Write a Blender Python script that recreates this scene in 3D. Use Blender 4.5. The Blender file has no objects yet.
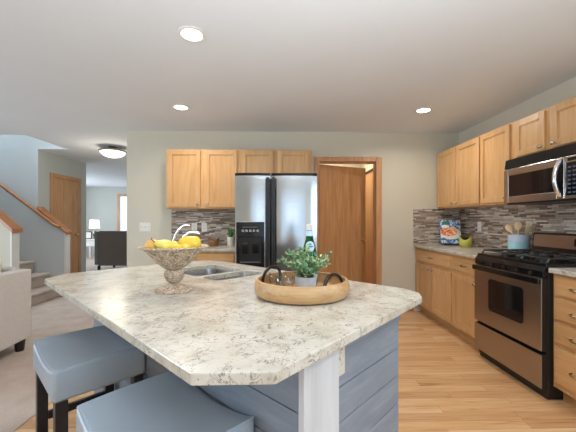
import bpy, bmesh, math, random
from mathutils import Vector, Matrix
random.seed(7)
SC = bpy.context.scene
COL = SC.collection
PI = math.pi
R = math.radians

# ------------------------------------------------------------------ camera
cam = bpy.data.objects.new('camera', bpy.data.cameras.new('camera'))
COL.objects.link(cam)
cam.location = (0, 0, 1.232)
cam.rotation_euler = (PI / 2, 0, R(-1.64))
cam.data.sensor_width = 36
cam.data.lens = 36 * 315 / 576
cam.data.shift_y = 5 / 576
cam.data.clip_start = 0.02
SC.camera = cam

# ------------------------------------------------------------------ world and light
SC.view_settings.view_transform = 'Standard'
SC.view_settings.look = 'None'
SC.view_settings.gamma = 1
SC.view_settings.use_curve_mapping = False
SC.view_settings.exposure = 0.02

world = bpy.data.worlds.new('sky')
SC.world = world
world.use_nodes = True
bg = world.node_tree.nodes['Background']
bg.inputs[0].default_value = (0.64, 0.82, 1.0, 1)
bg.inputs[1].default_value = 1.15


def area(name, loc, rot, sx, sy, power, color, shape='RECTANGLE', spread=180):
    l = bpy.data.lights.new(name, 'AREA')
    l.shape = shape
    l.size = sx
    l.size_y = sy
    l.energy = power
    l.color = color
    l.spread = R(spread)
    o = bpy.data.objects.new(name, l)
    o.location = loc
    o.rotation_euler = rot
    COL.objects.link(o)
    return o


DAY = (0.76, 0.88, 1.0)
XW_ = 2.476
WARM = (1.0, 0.86, 0.68)
LED = (1.0, 0.93, 0.84)
COOL = (0.5, 0.74, 1.0)
# daylight from the patio door and upstairs; the other lights are added fill
area('daylight_patio_door', (0.3, -2.66, 1.1), (R(90), 0, 0), 2.7, 1.95, 8, COOL)
area('side_window_fill', (XW_ + 0.1, -1.0, 1.5), (0, R(90), 0), 1.2, 1.6, 50, COOL)  # unseen window light, added to cool the island end and counter
area('living_window_fill', (-6.55, 1.2, 1.35), (0, R(-90), 0), 1.5, 2.6, 165, DAY)  # unseen window light, added as fill for the room and ceiling
area('daylight_upstairs', (-5.0, 4.95, 4.9), (0, 0, 0), 1.6, 0.7, 62, DAY)
area('ceiling_bounce_fill', (0.2, -0.3, 1.35), (R(180 - 28), 0, 0), 0.8, 0.8, 38, (0.84, 0.93, 1.0), 'RECTANGLE', 125)  # added fill behind the camera, aimed up to brighten the ceiling
area('far_room_fill', (-7.25, 9.0, 1.5), (0, R(-90), 0), 1.3, 2.2, 85, DAY)  # added fill at a solid wall, standing in for far-room daylight


# ------------------------------------------------------------------ material helpers
class NT:
    def __init__(self, name):
        self.m = bpy.data.materials.new(name)
        self.m.use_nodes = True
        self.t = self.m.node_tree
        self.b = self.t.nodes['Principled BSDF']

    def n(self, typ, **kw):
        nd = self.t.nodes.new(typ)
        for k, v in kw.items():
            setattr(nd, k, v)
        return nd

    def l(self, a, b):
        self.t.links.new(a, b)

    def coords(self, scale=(1, 1, 1), rand=True, rot=(0, 0, 0)):
        tc = self.n('ShaderNodeTexCoord')
        mp = self.n('ShaderNodeMapping')
        mp.inputs['Scale'].default_value = scale
        mp.inputs['Rotation'].default_value = rot
        self.l(tc.outputs['Object'], mp.inputs['Vector'])
        if rand:
            oi = self.n('ShaderNodeObjectInfo')
            mu = self.n('ShaderNodeMath', operation='MULTIPLY')
            mu.inputs[1].default_value = 17.0
            self.l(oi.outputs['Random'], mu.inputs[0])
            self.l(mu.outputs[0], mp.inputs['Location'])
        return mp.outputs[0]

    def noise(self, vec, scale, detail=3, rough=0.5, dist=0.0):
        nd = self.n('ShaderNodeTexNoise')
        nd.inputs['Scale'].default_value = scale
        nd.inputs['Detail'].default_value = detail
        nd.inputs['Roughness'].default_value = rough
        nd.inputs['Distortion'].default_value = dist
        self.l(vec, nd.inputs['Vector'])
        return nd.outputs['Fac']

    def ramp(self, fac, stops, interp='LINEAR'):
        nd = self.n('ShaderNodeValToRGB')
        nd.color_ramp.interpolation = interp
        el = nd.color_ramp.elements
        while len(el) < len(stops):
            el.new(0.5)
        for e, (p, c) in zip(el, stops):
            e.position = p
            e.color = (*c, 1) if len(c) == 3 else c
        self.l(fac, nd.inputs[0])
        return nd.outputs[0]

    def mix(self, fac, a, b, mode='MIX'):
        nd = self.n('ShaderNodeMixRGB', blend_type=mode)
        for i, v in ((0, fac), (1, a), (2, b)):
            if hasattr(v, 'links'):
                self.l(v, nd.inputs[i])
            elif isinstance(v, (int, float)):
                nd.inputs[i].default_value = v
            else:
                nd.inputs[i].default_value = (*v, 1)
        return nd.outputs[0]

    def math(self, op, a, b=0.0, c=None):
        nd = self.n('ShaderNodeMath', operation=op)
        for i, v in enumerate((a, b) if c is None else (a, b, c)):
            if hasattr(v, 'links'):
                self.l(v, nd.inputs[i])
            else:
                nd.inputs[i].default_value = v
        return nd.outputs[0]

    def bump(self, h, strength=0.2, dist=0.01):
        nd = self.n('ShaderNodeBump')
        nd.inputs['Strength'].default_value = strength
        nd.inputs['Distance'].default_value = dist
        self.l(h, nd.inputs['Height'])
        self.l(nd.outputs[0], self.b.inputs['Normal'])

    def set(self, **kw):
        for k, v in kw.items():
            k = k.replace('_', ' ')
            s = self.b.inputs[k]
            if hasattr(v, 'links'):
                self.l(v, s)
            elif isinstance(v, tuple) and len(v) == 3:
                s.default_value = (*v, 1)
            else:
                s.default_value = v
        return self


def srgb(r, g, b):
    return tuple(((c / 255 + 0.055) / 1.055) ** 2.4 if c > 10 else c / 255 / 12.92 for c in (r, g, b))


def plain(name, col, rough=0.5, metal=0.0, var=0.05, vscale=6, bump=0, **kw):
    t = NT(name)
    v = t.coords((1, 1, 1))
    f = t.noise(v, vscale, 3)
    lo = tuple(c * (1 - var) for c in col)
    hi = tuple(min(1, c * (1 + var)) for c in col)
    t.set(Base_Color=t.ramp(f, [(0.3, lo), (0.7, hi)]), Roughness=rough, Metallic=metal, **kw)
    if bump:
        t.bump(t.noise(v, vscale * 20, 2), bump, 0.004)
    return t.m


def wood(name, dark, mid, light, axis='Z', rough=0.38, fine=1.0, coat=0.0):
    t = NT(name)
    s = {'X': (0.9, 9, 9), 'Y': (9, 0.9, 9), 'Z': (9, 9, 0.9)}[axis]
    v = t.coords(s)
    f = t.noise(v, 1.3, 4, 0.55, 1.2)
    s2 = tuple(k * 9 if k > 1 else k * 3 for k in s)
    g = t.noise(t.coords(s2), 1.2, 2)
    c = t.ramp(f, [(0.25, dark), (0.5, mid), (0.75, light)])
    c = t.mix(0.35 * fine, c, t.ramp(g, [(0.35, dark), (0.65, light)]), 'MIX')
    oi = t.n('ShaderNodeObjectInfo')
    tone = t.ramp(oi.outputs['Random'], [(0, (0.9, 0.9, 0.9)), (1, (1.05, 1.05, 1.05))])
    c = t.mix(1.0, c, tone, 'MULTIPLY')
    t.set(Base_Color=c, Roughness=rough, Coat_Weight=coat)
    return t.m


def emit(name, col, strength, base=None):
    t = NT(name)
    t.set(Base_Color=base or col, Emission_Color=col, Emission_Strength=strength, Roughness=0.5)
    return t.m


def mosaic(name):
    t = NT(name)
    tc = t.n('ShaderNodeTexCoord')
    sp = t.n('ShaderNodeSeparateXYZ')
    t.l(tc.outputs['Object'], sp.inputs[0])
    x, y, z = sp.outputs
    u = t.math('SUBTRACT', x, y)
    rowf = t.math('DIVIDE', z, 0.0165)
    row = t.math('FLOOR', rowf)
    wn = t.n('ShaderNodeTexWhiteNoise', noise_dimensions='1D')
    t.l(row, wn.inputs['W'])
    off = t.math('MULTIPLY', wn.outputs['Value'], 13.0)
    lenm = t.math('ADD', t.math('MULTIPLY', wn.outputs['Value'], 0.09), 0.075)
    uf = t.math('ADD', t.math('DIVIDE', u, lenm), off)
    colm = t.math('FLOOR', uf)
    cv = t.n('ShaderNodeCombineXYZ')
    t.l(colm, cv.inputs[0])
    t.l(row, cv.inputs[1])
    w2 = t.n('ShaderNodeTexWhiteNoise', noise_dimensions='2D')
    t.l(cv.outputs[0], w2.inputs['Vector'])
    c = t.ramp(w2.outputs['Value'], [(0.0, srgb(98, 80, 68)), (0.14, srgb(146, 124, 106)), (0.3, srgb(184, 166, 146)),
                                     (0.5, srgb(164, 153, 142)), (0.64, srgb(212, 199, 182)), (0.82, srgb(128, 108, 94)),
                                     (0.9, srgb(228, 221, 210))], 'CONSTANT')
    c = t.mix(0.18, c, t.ramp(t.noise(tc.outputs['Object'], 55, 3), [(0.3, srgb(110, 95, 85)), (0.7, srgb(225, 215, 205))]))
    fr = t.math('FRACT', rowf)
    gu = t.math('FRACT', uf)
    edge = t.math('MAXIMUM', t.math('LESS_THAN', fr, 0.1), t.math('LESS_THAN', gu, 0.018))
    c = t.mix(edge, c, srgb(92, 82, 75))
    rough = t.math('ADD', t.math('MULTIPLY', w2.outputs['Value'], 0.35), 0.12)
    t.set(Base_Color=c, Roughness=rough)
    t.bump(t.math('ADD', t.math('SUBTRACT', 1.0, edge), t.math('MULTIPLY', w2.outputs['Value'], 0.4)), 0.35, 0.002)
    return t.m


def quartz(name):
    t = NT(name)
    v = t.coords((1, 1, 1), rand=False)
    base = t.ramp(t.noise(v, 9, 4, 0.6), [(0.3, srgb(182, 174, 158)), (0.52, srgb(203, 197, 184)), (0.75, srgb(214, 210, 200))])
    # fine broken veins: thin bands of stretched, distorted noise
    vv = t.coords((1.7, 1, 1), rand=False, rot=(0, 0, R(35)))
    a = t.noise(vv, 15, 5, 0.6, 1.5)
    ma = t.ramp(a, [(0.472, (0, 0, 0)), (0.494, (1, 1, 1)), (0.501, (1, 1, 1)), (0.523, (0, 0, 0))])
    gate = t.ramp(t.noise(v, 21, 2), [(0.45, (0, 0, 0)), (0.56, (1, 1, 1))])
    m1 = t.mix(1.0, ma, gate, 'MULTIPLY')
    c = t.mix(t.math('MULTIPLY', m1, 0.72), base, srgb(84, 70, 60))
    b = t.noise(t.coords((1, 1.6, 1), rand=False, rot=(0, 0, R(-20))), 38, 4, 0.6, 1.0)
    mb = t.ramp(b, [(0.60, (0, 0, 0)), (0.66, (1, 1, 1))])
    c = t.mix(t.math('MULTIPLY', mb, 0.4), c, srgb(168, 150, 128))
    d = t.ramp(t.noise(v, 85, 2), [(0.66, (0, 0, 0)), (0.71, (1, 1, 1))])
    c = t.mix(t.math('MULTIPLY', d, 0.55), c, srgb(122, 110, 104))
    t.set(Base_Color=c, Roughness=0.2)
    return t.m


def floorboards(name):
    t = NT(name)
    tc = t.n('ShaderNodeTexCoord')
    sp = t.n('ShaderNodeSeparateXYZ')
    t.l(tc.outputs['Object'], sp.inputs[0])
    x, y, z = sp.outputs
    rf = t.math('DIVIDE', y, 0.083)
    row = t.math('FLOOR', rf)
    wn = t.n('ShaderNodeTexWhiteNoise', noise_dimensions='1D')
    t.l(row, wn.inputs['W'])
    uf = t.math('ADD', t.math('DIVIDE', x, 0.85), t.math('MULTIPLY', wn.outputs['Value'], 9.0))
    cv = t.n('ShaderNodeCombineXYZ')
    t.l(t.math('FLOOR', uf), cv.inputs[0])
    t.l(row, cv.inputs[1])
    w2 = t.n('ShaderNodeTexWhiteNoise', noise_dimensions='2D')
    t.l(cv.outputs[0], w2.inputs['Vector'])
    c = t.ramp(w2.outputs['Value'], [(0.0, srgb(180, 128, 82)), (0.3, srgb(210, 162, 112)), (0.7, srgb(222, 179, 132)), (1.0, srgb(234, 200, 158))])
    # grain moves with every board
    mp = t.n('ShaderNodeMapping')
    mp.inputs['Scale'].default_value = (1.5, 22, 1)
    t.l(tc.outputs['Object'], mp.inputs['Vector'])
    ad = t.n('ShaderNodeVectorMath', operation='ADD')
    t.l(mp.outputs[0], ad.inputs[0])
    sc = t.n('ShaderNodeVectorMath', operation='SCALE')
    sc.inputs['Scale'].default_value = 20
    t.l(w2.outputs['Color'], sc.inputs[0])
    t.l(sc.outputs[0], ad.inputs[1])
    g = t.noise(ad.outputs[0], 1.6, 4, 0.6, 0.8)
    c = t.mix(0.55, c, t.ramp(g, [(0.25, srgb(152, 98, 56)), (0.42, srgb(210, 162, 112)), (0.8, srgb(238, 202, 160))]))
    e = t.math('MAXIMUM', t.math('LESS_THAN', t.math('FRACT', rf), 0.022), t.math('LESS_THAN', t.math('FRACT', uf), 0.003))
    c = t.mix(t.math('MULTIPLY', e, 0.55), c, srgb(120, 78, 45))
    t.set(Base_Color=c, Roughness=0.27)
    return t.m


def carpet(name, c0, c1):
    t = NT(name)
    v = t.coords((1, 1, 1), rand=False)
    f = t.noise(v, 140, 3, 0.7)
    g = t.noise(v, 5, 2)
    c = t.mix(0.5, t.ramp(f, [(0.3, c0), (0.7, c1)]), t.ramp(g, [(0.3, c0), (0.7, c1)]))
    t.set(Base_Color=c, Roughness=0.95)
    t.bump(f, 0.5, 0.01)
    return t.m


def shiplap_paint(name):
    t = NT(name)
    v = t.coords((2, 2, 14), rand=False)
    a = t.noise(v, 2.2, 5, 0.65, 0.6)
    b = t.noise(t.coords((1, 1, 1), rand=False), 3.5, 3)
    c = t.ramp(a, [(0.25, srgb(112, 122, 134)), (0.5, srgb(126, 136, 148)), (0.8, srgb(154, 161, 170))])
    c = t.mix(0.35, c, t.ramp(b, [(0.3, srgb(112, 122, 138)), (0.7, srgb(142, 150, 162))]))
    t.set(Base_Color=c, Roughness=0.5)
    return t.m


def wicker(name, dark, mid, light):
    t = NT(name)
    v = t.coords((1, 1, 1.6), rand=False)
    vo = t.n('ShaderNodeTexVoronoi')
    vo.inputs['Scale'].default_value = 110
    t.l(v, vo.inputs['Vector'])
    c = t.ramp(vo.outputs['Distance'], [(0.1, light), (0.45, mid), (0.75, dark)])
    c = t.mix(0.4, c, t.ramp(t.noise(v, 40, 3), [(0.35, dark), (0.65, light)]))
    t.set(Base_Color=c, Roughness=0.8)
    t.bump(t.math('SUBTRACT', 1.0, vo.outputs['Distance']), 0.8, 0.006)
    return t.m


def brushed(name, col, rough=0.25, axis='Z'):
    t = NT(name)
    s = {'X': (1, 120, 120), 'Z': (120, 120, 1), 'Y': (120, 1, 120)}[axis]
    f = t.noise(t.coords(s), 2, 2)
    t.set(Base_Color=t.ramp(f, [(0.3, tuple(c * 0.93 for c in col)), (0.7, col)]), Metallic=1.0,
          Roughness=t.math('ADD', t.math('MULTIPLY', f, 0.08), rough - 0.04))
    return t.m


M = {}
M['wall'] = plain('beige_wall_paint', srgb(210, 204, 186), 0.7, var=0.012, vscale=2)
M['wall_hall'] = plain('grey_wall_paint', srgb(196, 197, 190), 0.7, var=0.012, vscale=2)
M['wall_stair'] = plain('pale_blue_grey_wall_paint', srgb(210, 214, 214), 0.7, var=0.012, vscale=2)
M['ceil'] = plain('ceiling_paint', srgb(232, 236, 240), 0.85, var=0.01, vscale=3)
M['white'] = plain('white_paint', srgb(232, 230, 224), 0.4, var=0.02)
M['plate'] = plain('white_plastic', srgb(238, 236, 228), 0.3, var=0.01)
M['floor'] = floorboards('maple_floorboards')
M['carpet'] = carpet('beige_carpet', srgb(176, 158, 146), srgb(208, 193, 182))
M['maple'] = wood('maple_cabinet', srgb(198, 146, 92), srgb(214, 167, 113), srgb(226, 183, 132), 'Z', 0.34, 0.6)
M['maple_h'] = wood('maple_drawer', srgb(198, 146, 92), srgb(214, 167, 113), srgb(226, 183, 132), 'X', 0.34, 0.6)
M['oak'] = wood('oak_door', srgb(178, 122, 76), srgb(208, 154, 104), srgb(222, 172, 122), 'Z', 0.36, 1.0)
M['oak_h'] = wood('oak_trim', srgb(156, 98, 58), srgb(184, 122, 78), srgb(204, 144, 98), 'X', 0.36, 0.8)
M['tile'] = mosaic('stone_and_glass_mosaic')
M['quartz'] = quartz('speckled_quartz')
M['shiplap'] = shiplap_paint('blue_grey_shiplap_paint')
M['whitewash'] = wood('whitewashed_board', srgb(188, 188, 190), srgb(206, 206, 208), srgb(219, 220, 222), 'Z', 0.6, 0.6)
M['steel'] = brushed('brushed_stainless', (0.62, 0.61, 0.6), 0.24, 'X')
M['steel_v'] = brushed('brushed_stainless_door', (0.64, 0.65, 0.67), 0.17, 'X')
M['sink'] = brushed('sink_steel', (0.42, 0.42, 0.42), 0.26, 'X')
M['range_steel'] = brushed('warm_stainless', (0.44, 0.39, 0.35), 0.3, 'X')
M['chrome'] = plain('chrome', (0.8, 0.8, 0.8), 0.08, 1.0, var=0.02)
M['nickel'] = plain('satin_nickel', (0.62, 0.6, 0.56), 0.25, 1.0, var=0.02)
M['brass'] = plain('brass', (0.8, 0.62, 0.3), 0.2, 1.0, var=0.02)
M['pull'] = plain('aged_nickel_pull', (0.3, 0.27, 0.23), 0.3, 1.0, var=0.05)
M['dark_pull'] = plain('dark_bronze_pull', (0.05, 0.04, 0.035), 0.35, 0.8, var=0.05)
M['black'] = plain('gloss_black', (0.008, 0.008, 0.009), 0.12, var=0.1)
M['black_satin'] = plain('satin_black', (0.012, 0.012, 0.013), 0.4, var=0.1)
M['iron'] = plain('cast_iron', (0.015, 0.015, 0.016), 0.42, var=0.2, vscale=40)
M['glass_black'] = plain('oven_glass', (0.012, 0.010, 0.010), 0.05, var=0.05)
M['button'] = plain('button_print', srgb(84, 98, 126), 0.4, var=0.05)
M['leather'] = plain('blue_grey_leather', srgb(162, 173, 183), 0.36, var=0.05, vscale=5, bump=0.05)
M['espresso'] = wood('espresso_wood', srgb(22, 16, 15), srgb(32, 25, 24), srgb(42, 34, 32), 'Z', 0.35, 0.5)
M['linen'] = plain('pale_linen', srgb(214, 210, 206), 0.9, var=0.06, vscale=90, bump=0.25)
M['linen_cream'] = plain('cream_linen', srgb(214, 206, 186), 0.9, var=0.05, vscale=70, bump=0.25)
M['charcoal'] = plain('charcoal_fabric', srgb(122, 112, 106), 0.85, var=0.08, vscale=60, bump=0.2)
M['grey_fabric'] = plain('grey_fabric', srgb(132, 132, 130), 0.85, var=0.08, vscale=60, bump=0.2)
M['wicker'] = wicker('grey_brown_rope', srgb(140, 112, 86), srgb(204, 178, 148), srgb(238, 222, 200))
M['basket'] = wicker('brown_rattan', srgb(96, 58, 34), srgb(164, 112, 72), srgb(200, 152, 108))
M['tray'] = wood('mango_wood_tray', srgb(168, 122, 78), srgb(199, 154, 104), srgb(219, 180, 132), 'X', 0.4, 0.8)
M['spoon'] = wood('beech_spoon', srgb(206, 170, 122), srgb(226, 194, 148), srgb(238, 210, 170), 'Z', 0.55, 0.5)
M['lemon'] = plain('lemon_skin', srgb(240, 205, 70), 0.35, var=0.1, vscale=14, bump=0.2)
M['concrete'] = plain('concrete', srgb(204, 205, 210), 0.85, var=0.1, vscale=40, bump=0.2)
M['soil'] = plain('soil', srgb(60, 46, 36), 0.95, var=0.3, vscale=60)
M['ceramic'] = plain('white_ceramic', srgb(226, 222, 214), 0.25, var=0.02)
M['owl'] = plain('chartreuse_glaze', srgb(186, 182, 78), 0.22, var=0.06)
M['owl_dark'] = plain('dark_glaze', srgb(62, 56, 44), 0.3, var=0.1)
M['aqua'] = plain('aqua_glaze', srgb(160, 204, 210), 0.25, var=0.03)
M['lavender'] = plain('pale_blue_grey_glaze', srgb(186, 196, 212), 0.25, var=0.03)
M['shade'] = emit('lamp_shade', (1.0, 0.93, 0.82), 1.0)
M['bulb'] = emit('light_lens', (1.0, 0.95, 0.86), 9.0)
M['dome'] = emit('frosted_dome', (1.0, 0.95, 0.86), 2.2)
M['bronze'] = plain('brushed_bronze', (0.32, 0.26, 0.21), 0.35, 0.9)
M['label'] = plain('pale_blue_label', srgb(196, 222, 236), 0.4, var=0.02)
M['label_blue'] = plain('blue_label_print', srgb(76, 120, 178), 0.4, var=0.02)
M['cap'] = plain('pale_cap', srgb(222, 220, 214), 0.35, 0.2, var=0.02)
M['blind'] = emit('glowing_blind', (0.86, 0.93, 1.0), 0.75)  # emission on the slats stands in for daylight coming through them
M['grey_box'] = plain('grey_plastic', srgb(150, 150, 150), 0.4)


def glassmat(name, col, rough=0.0, ior=1.45):
    t = NT(name)
    t.set(Base_Color=col, Roughness=rough, IOR=ior, Transmission_Weight=1.0)
    return t.m


M['green_glass'] = glassmat('green_glass', (0.05, 0.42, 0.14), 0.02)
def thin_glass(name):
    t = NT(name)
    tr_ = t.n('ShaderNodeBsdfTransparent')
    tr_.inputs[0].default_value = (0.95, 0.96, 0.96, 1)
    gl_ = t.n('ShaderNodeBsdfGlossy')
    gl_.inputs['Roughness'].default_value = 0.06
    lw_ = t.n('ShaderNodeLayerWeight')
    lw_.inputs[0].default_value = 0.4
    mx = t.n('ShaderNodeMixShader')
    t.l(t.math('ADD', t.math('MULTIPLY', t.math('POWER', lw_.outputs['Facing'], 2.5), 0.55), 0.06), mx.inputs[0])
    t.l(tr_.outputs[0], mx.inputs[1])
    t.l(gl_.outputs[0], mx.inputs[2])
    t.l(mx.outputs[0], t.t.nodes['Material Output'].inputs[0])
    return t.m


M['clear_glass'] = thin_glass('clear_glass')


def leafmat(name, a, b, c):
    t = NT(name)
    g = t.n('ShaderNodeNewGeometry')
    col = t.ramp(g.outputs['Random Per Island'], [(0.0, a), (0.5, b), (1.0, c)])
    t.set(Base_Color=col, Roughness=0.55)
    return t.m


M['leaf'] = leafmat('pale_green_leaf', srgb(70, 128, 96), srgb(138, 178, 132), srgb(222, 228, 176))
M['grass'] = leafmat('green_leaf', srgb(36, 84, 34), srgb(62, 118, 50), srgb(100, 150, 76))
M['stem'] = plain('green_stem', srgb(84, 112, 68), 0.6)


def fruitmat(name, a, b):
    t = NT(name)
    v = t.coords((1, 1, 1))
    t.set(Base_Color=t.ramp(t.noise(v, 9, 3), [(0.38, a), (0.66, b)]), Roughness=0.33)
    return t.m


M['apple'] = fruitmat('yellow_red_apple', srgb(236, 196, 92), srgb(214, 120, 60))
M['pear'] = fruitmat('yellow_pear', srgb(226, 204, 84), srgb(238, 222, 110))
M['gourd'] = fruitmat('yellow_gourd', srgb(240, 200, 60), srgb(246, 216, 96))


def covermat(name):
    t = NT(name)
    tc = t.n('ShaderNodeTexCoord')
    sp = t.n('ShaderNodeSeparateXYZ')
    t.l(tc.outputs['Generated'], sp.inputs[0])
    x, y, z = sp.outputs
    nz = t.noise(tc.outputs['Object'], 26, 3)
    bgc = t.ramp(t.noise(tc.outputs['Object'], 34, 2), [(0.38, srgb(62, 108, 176)), (0.46, srgb(120, 168, 214)), (0.53, srgb(222, 228, 236))], 'CONSTANT')

    def blob(cx, cz, rx, rz, wob=0.35):
        dx = t.math('DIVIDE', t.math('SUBTRACT', x, cx), rx)
        dz = t.math('DIVIDE', t.math('SUBTRACT', z, cz), rz)
        d = t.math('ADD', t.math('MULTIPLY', dx, dx), t.math('MULTIPLY', dz, dz))
        d = t.math('ADD', d, t.math('MULTIPLY', t.math('SUBTRACT', nz, 0.5), wob))
        return t.math('LESS_THAN', d, 1.0)
    c = t.mix(blob(0.5, 0.42, 0.52, 0.25), bgc, srgb(240, 232, 222))
    c = t.mix(blob(0.42, 0.5, 0.42, 0.2), c, t.ramp(t.noise(tc.outputs['Object'], 45, 3), [(0.38, srgb(222, 96, 64)), (0.48, srgb(240, 146, 100)), (0.58, srgb(250, 206, 160))]))
    c = t.mix(blob(0.3, 0.85, 0.16, 0.1), c, srgb(70, 130, 96))
    c = t.mix(blob(0.25, 0.72, 0.2, 0.07), c, srgb(240, 240, 240))
    t.set(Base_Color=c, Roughness=0.3)
    return t.m


M['cover'] = covermat('cookbook_cover')
M['paper'] = plain('paper', srgb(236, 230, 218), 0.8)


# ------------------------------------------------------------------ mesh helpers
class MB:
    def __init__(self):
        self.v = []
        self.f = []
        self.mi = []
        self.cur = 0

    def add(self, vs, fs):
        n = len(self.v)
        self.v += [tuple(p) for p in vs]
        self.f += [tuple(i + n for i in f) for f in fs]
        self.mi += [self.cur] * len(fs)
        return self

    def box(self, x0, x1, y0, y1, z0, z1):
        vs = [(x, y, z) for z in (z0, z1) for y in (y0, y1) for x in (x0, x1)]
        return self.add(vs, [(0, 2, 3, 1), (4, 5, 7, 6), (0, 1, 5, 4), (2, 6, 7, 3), (0, 4, 6, 2), (1, 3, 7, 5)])

    def prism(self, poly, z0, z1, axis='Z'):
        n = len(poly)
        if axis == 'Z':
            vs = [(a, b, z0) for a, b in poly] + [(a, b, z1) for a, b in poly]
        elif axis == 'Y':
            vs = [(a, z0, b) for a, b in poly] + [(a, z1, b) for a, b in poly]
        else:
            vs = [(z0, a, b) for a, b in poly] + [(z1, a, b) for a, b in poly]
        fs = [tuple(range(n - 1, -1, -1)), tuple(range(n, 2 * n))]
        fs += [(i, (i + 1) % n, n + (i + 1) % n, n + i) for i in range(n)]
        return self.add(vs, fs)

    def lathe(self, prof, n=32, c=(0, 0, 0), sx=1.0, sy=1.0, closed=False):
        """prof: list of (r, z); ends with r == 0 become caps"""
        vs, rings = [], []
        for r, z in prof:
            if r <= 1e-6:
                rings.append([len(vs)])
                vs.append((c[0], c[1], c[2] + z))
            else:
                rings.append(list(range(len(vs), len(vs) + n)))
                vs += [(c[0] + sx * r * math.cos(2 * PI * k / n), c[1] + sy * r * math.sin(2 * PI * k / n), c[2] + z) for k in range(n)]
        fs = []
        pairs = list(zip(rings, rings[1:]))
        if closed:
            pairs.append((rings[-1], rings[0]))
        for a, b in pairs:
            for k in range(n):
                k2 = (k + 1) % n
                if len(a) == 1 and len(b) == 1:
                    continue
                if len(a) == 1:
                    fs.append((a[0], b[k2], b[k]))
                elif len(b) == 1:
                    fs.append((a[k], a[k2], b[0]))
                else:
                    fs.append((a[k], a[k2], b[k2], b[k]))
        return self.add(vs, fs)

    def tube(self, pts, r, n=10, cap=True):
        pts = [Vector(p) for p in pts]
        rs = r if isinstance(r, (list, tuple)) else [r] * len(pts)
        vs = []
        prev = None
        for i, p in enumerate(pts):
            d = (pts[min(i + 1, len(pts) - 1)] - pts[max(i - 1, 0)]).normalized()
            if prev is None:
                a = Vector((0, 0, 1)) if abs(d.z) < 0.9 else Vector((1, 0, 0))
                e1 = d.cross(a).normalized()
            else:
                e1 = (prev - d * prev.dot(d)).normalized()
            prev = e1
            e2 = d.cross(e1)
            vs += [p + (e1 * math.cos(2 * PI * k / n) + e2 * math.sin(2 * PI * k / n)) * rs[i] for k in range(n)]
        fs = []
        for i in range(len(pts) - 1):
            for k in range(n):
                k2 = (k + 1) % n
                fs.append((i * n + k, i * n + k2, (i + 1) * n + k2, (i + 1) * n + k))
        if cap:
            fs.append(tuple(range(n - 1, -1, -1)))
            fs.append(tuple(range((len(pts) - 1) * n, len(pts) * n)))
        return self.add(vs, fs)

    def xform(self, mat, start=0):
        for i in range(start, len(self.v)):
            self.v[i] = tuple(mat @ Vector(self.v[i]))
        return self

    def build(self, name, mat, parent=None, bevel=0.0, smooth=None, seg=2, loc=None, rotz=0.0, fix=True):
        me = bpy.data.meshes.new(name)
        me.from_pydata(self.v, [], self.f)
        if fix:
            bm = bmesh.new()
            bm.from_mesh(me)
            bmesh.ops.recalc_face_normals(bm, faces=bm.faces)
            bm.to_mesh(me)
            bm.free()
        mats = mat if isinstance(mat, (list, tuple)) else [mat]
        for m in mats:
            me.materials.append(M[m] if isinstance(m, str) else m)
        if len(mats) > 1:
            me.polygons.foreach_set('material_index', self.mi)
        if smooth:
            me.polygons.foreach_set('use_smooth', [True] * len(me.polygons))
            me.set_sharp_from_angle(angle=R(smooth))
        o = bpy.data.objects.new(name, me)
        COL.objects.link(o)
        if parent:
            o.parent = parent
        if loc:
            o.location = loc
        if rotz:
            o.rotation_euler = (0, 0, rotz)
        if bevel:
            b = o.modifiers.new('bevel', 'BEVEL')
            b.width = bevel
            b.segments = seg
            b.limit_method = 'ANGLE'
            b.angle_limit = R(40)
        return o


def tag(o, label=None, cat=None, group=None, kind=None):
    if label:
        o['label'] = label
    if cat:
        o['category'] = cat
    if group:
        o['group'] = group
    if kind:
        o['kind'] = kind
    return o


def thing(name, label, cat, loc=(0, 0, 0), rotz=0.0, group=None):
    o = bpy.data.objects.new(name, None)
    o.empty_display_size = 0.1
    COL.objects.link(o)
    o.location = loc
    o.rotation_euler = (0, 0, rotz)
    return tag(o, label, cat, group)


def dup(root, loc, rotz=None, label=None, group=None):
    def cp(o, parent):
        c = o.copy()
        COL.objects.link(c)
        if parent:
            c.parent = parent
        for ch in [x for x in o.children]:
            cp(ch, c)
        return c
    c = cp(root, None)
    c.location = loc
    if rotz is not None:
        c.rotation_euler = (0, 0, rotz)
    if label:
        c['label'] = label
    if group:
        c['group'] = group
    return c


def struct(name, mb, mat, **kw):
    return tag(mb.build(name, mat, **kw), kind='structure')


# ------------------------------------------------------------------ room shell
CH = 2.438           # ceiling height
D = 4.264            # back wall
XW = 2.476           # right wall
T = 0.12
SOUTH = -2.5

struct('floor', MB().box(-1.55, XW + T, SOUTH - T, D + 0.6, -0.1, 0).box(0.3, XW + T, D + 0.6, 5.9, -0.1, 0), 'floor')
f = MB().box(-7.3, -1.55, SOUTH - T, D, -0.1, 0.004)
f.box(-7.3, -1.95, D, 11.5, -0.1, 0.004).box(-1.95, -1.55, D, D + 0.6, -0.1, 0.003)
struct('floor_carpet', f, 'carpet')
# ceiling with the stairwell opening
hx0, hx1, hy0, hy1 = -6.2, -3.55, 4.52, 5.415
cb = MB()
cb.box(-7.3, XW + T, SOUTH - T, hy0, CH, CH + 0.25)
cb.box(hx1, XW + T, hy0, hy1, CH, CH + 0.25)
cb.box(-7.3, hx0, hy0, hy1, CH, CH + 0.25)
cb.box(-7.3, XW + T, hy1, 11.5, CH, CH + 0.25)
struct('ceiling', cb, 'ceil')

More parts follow.
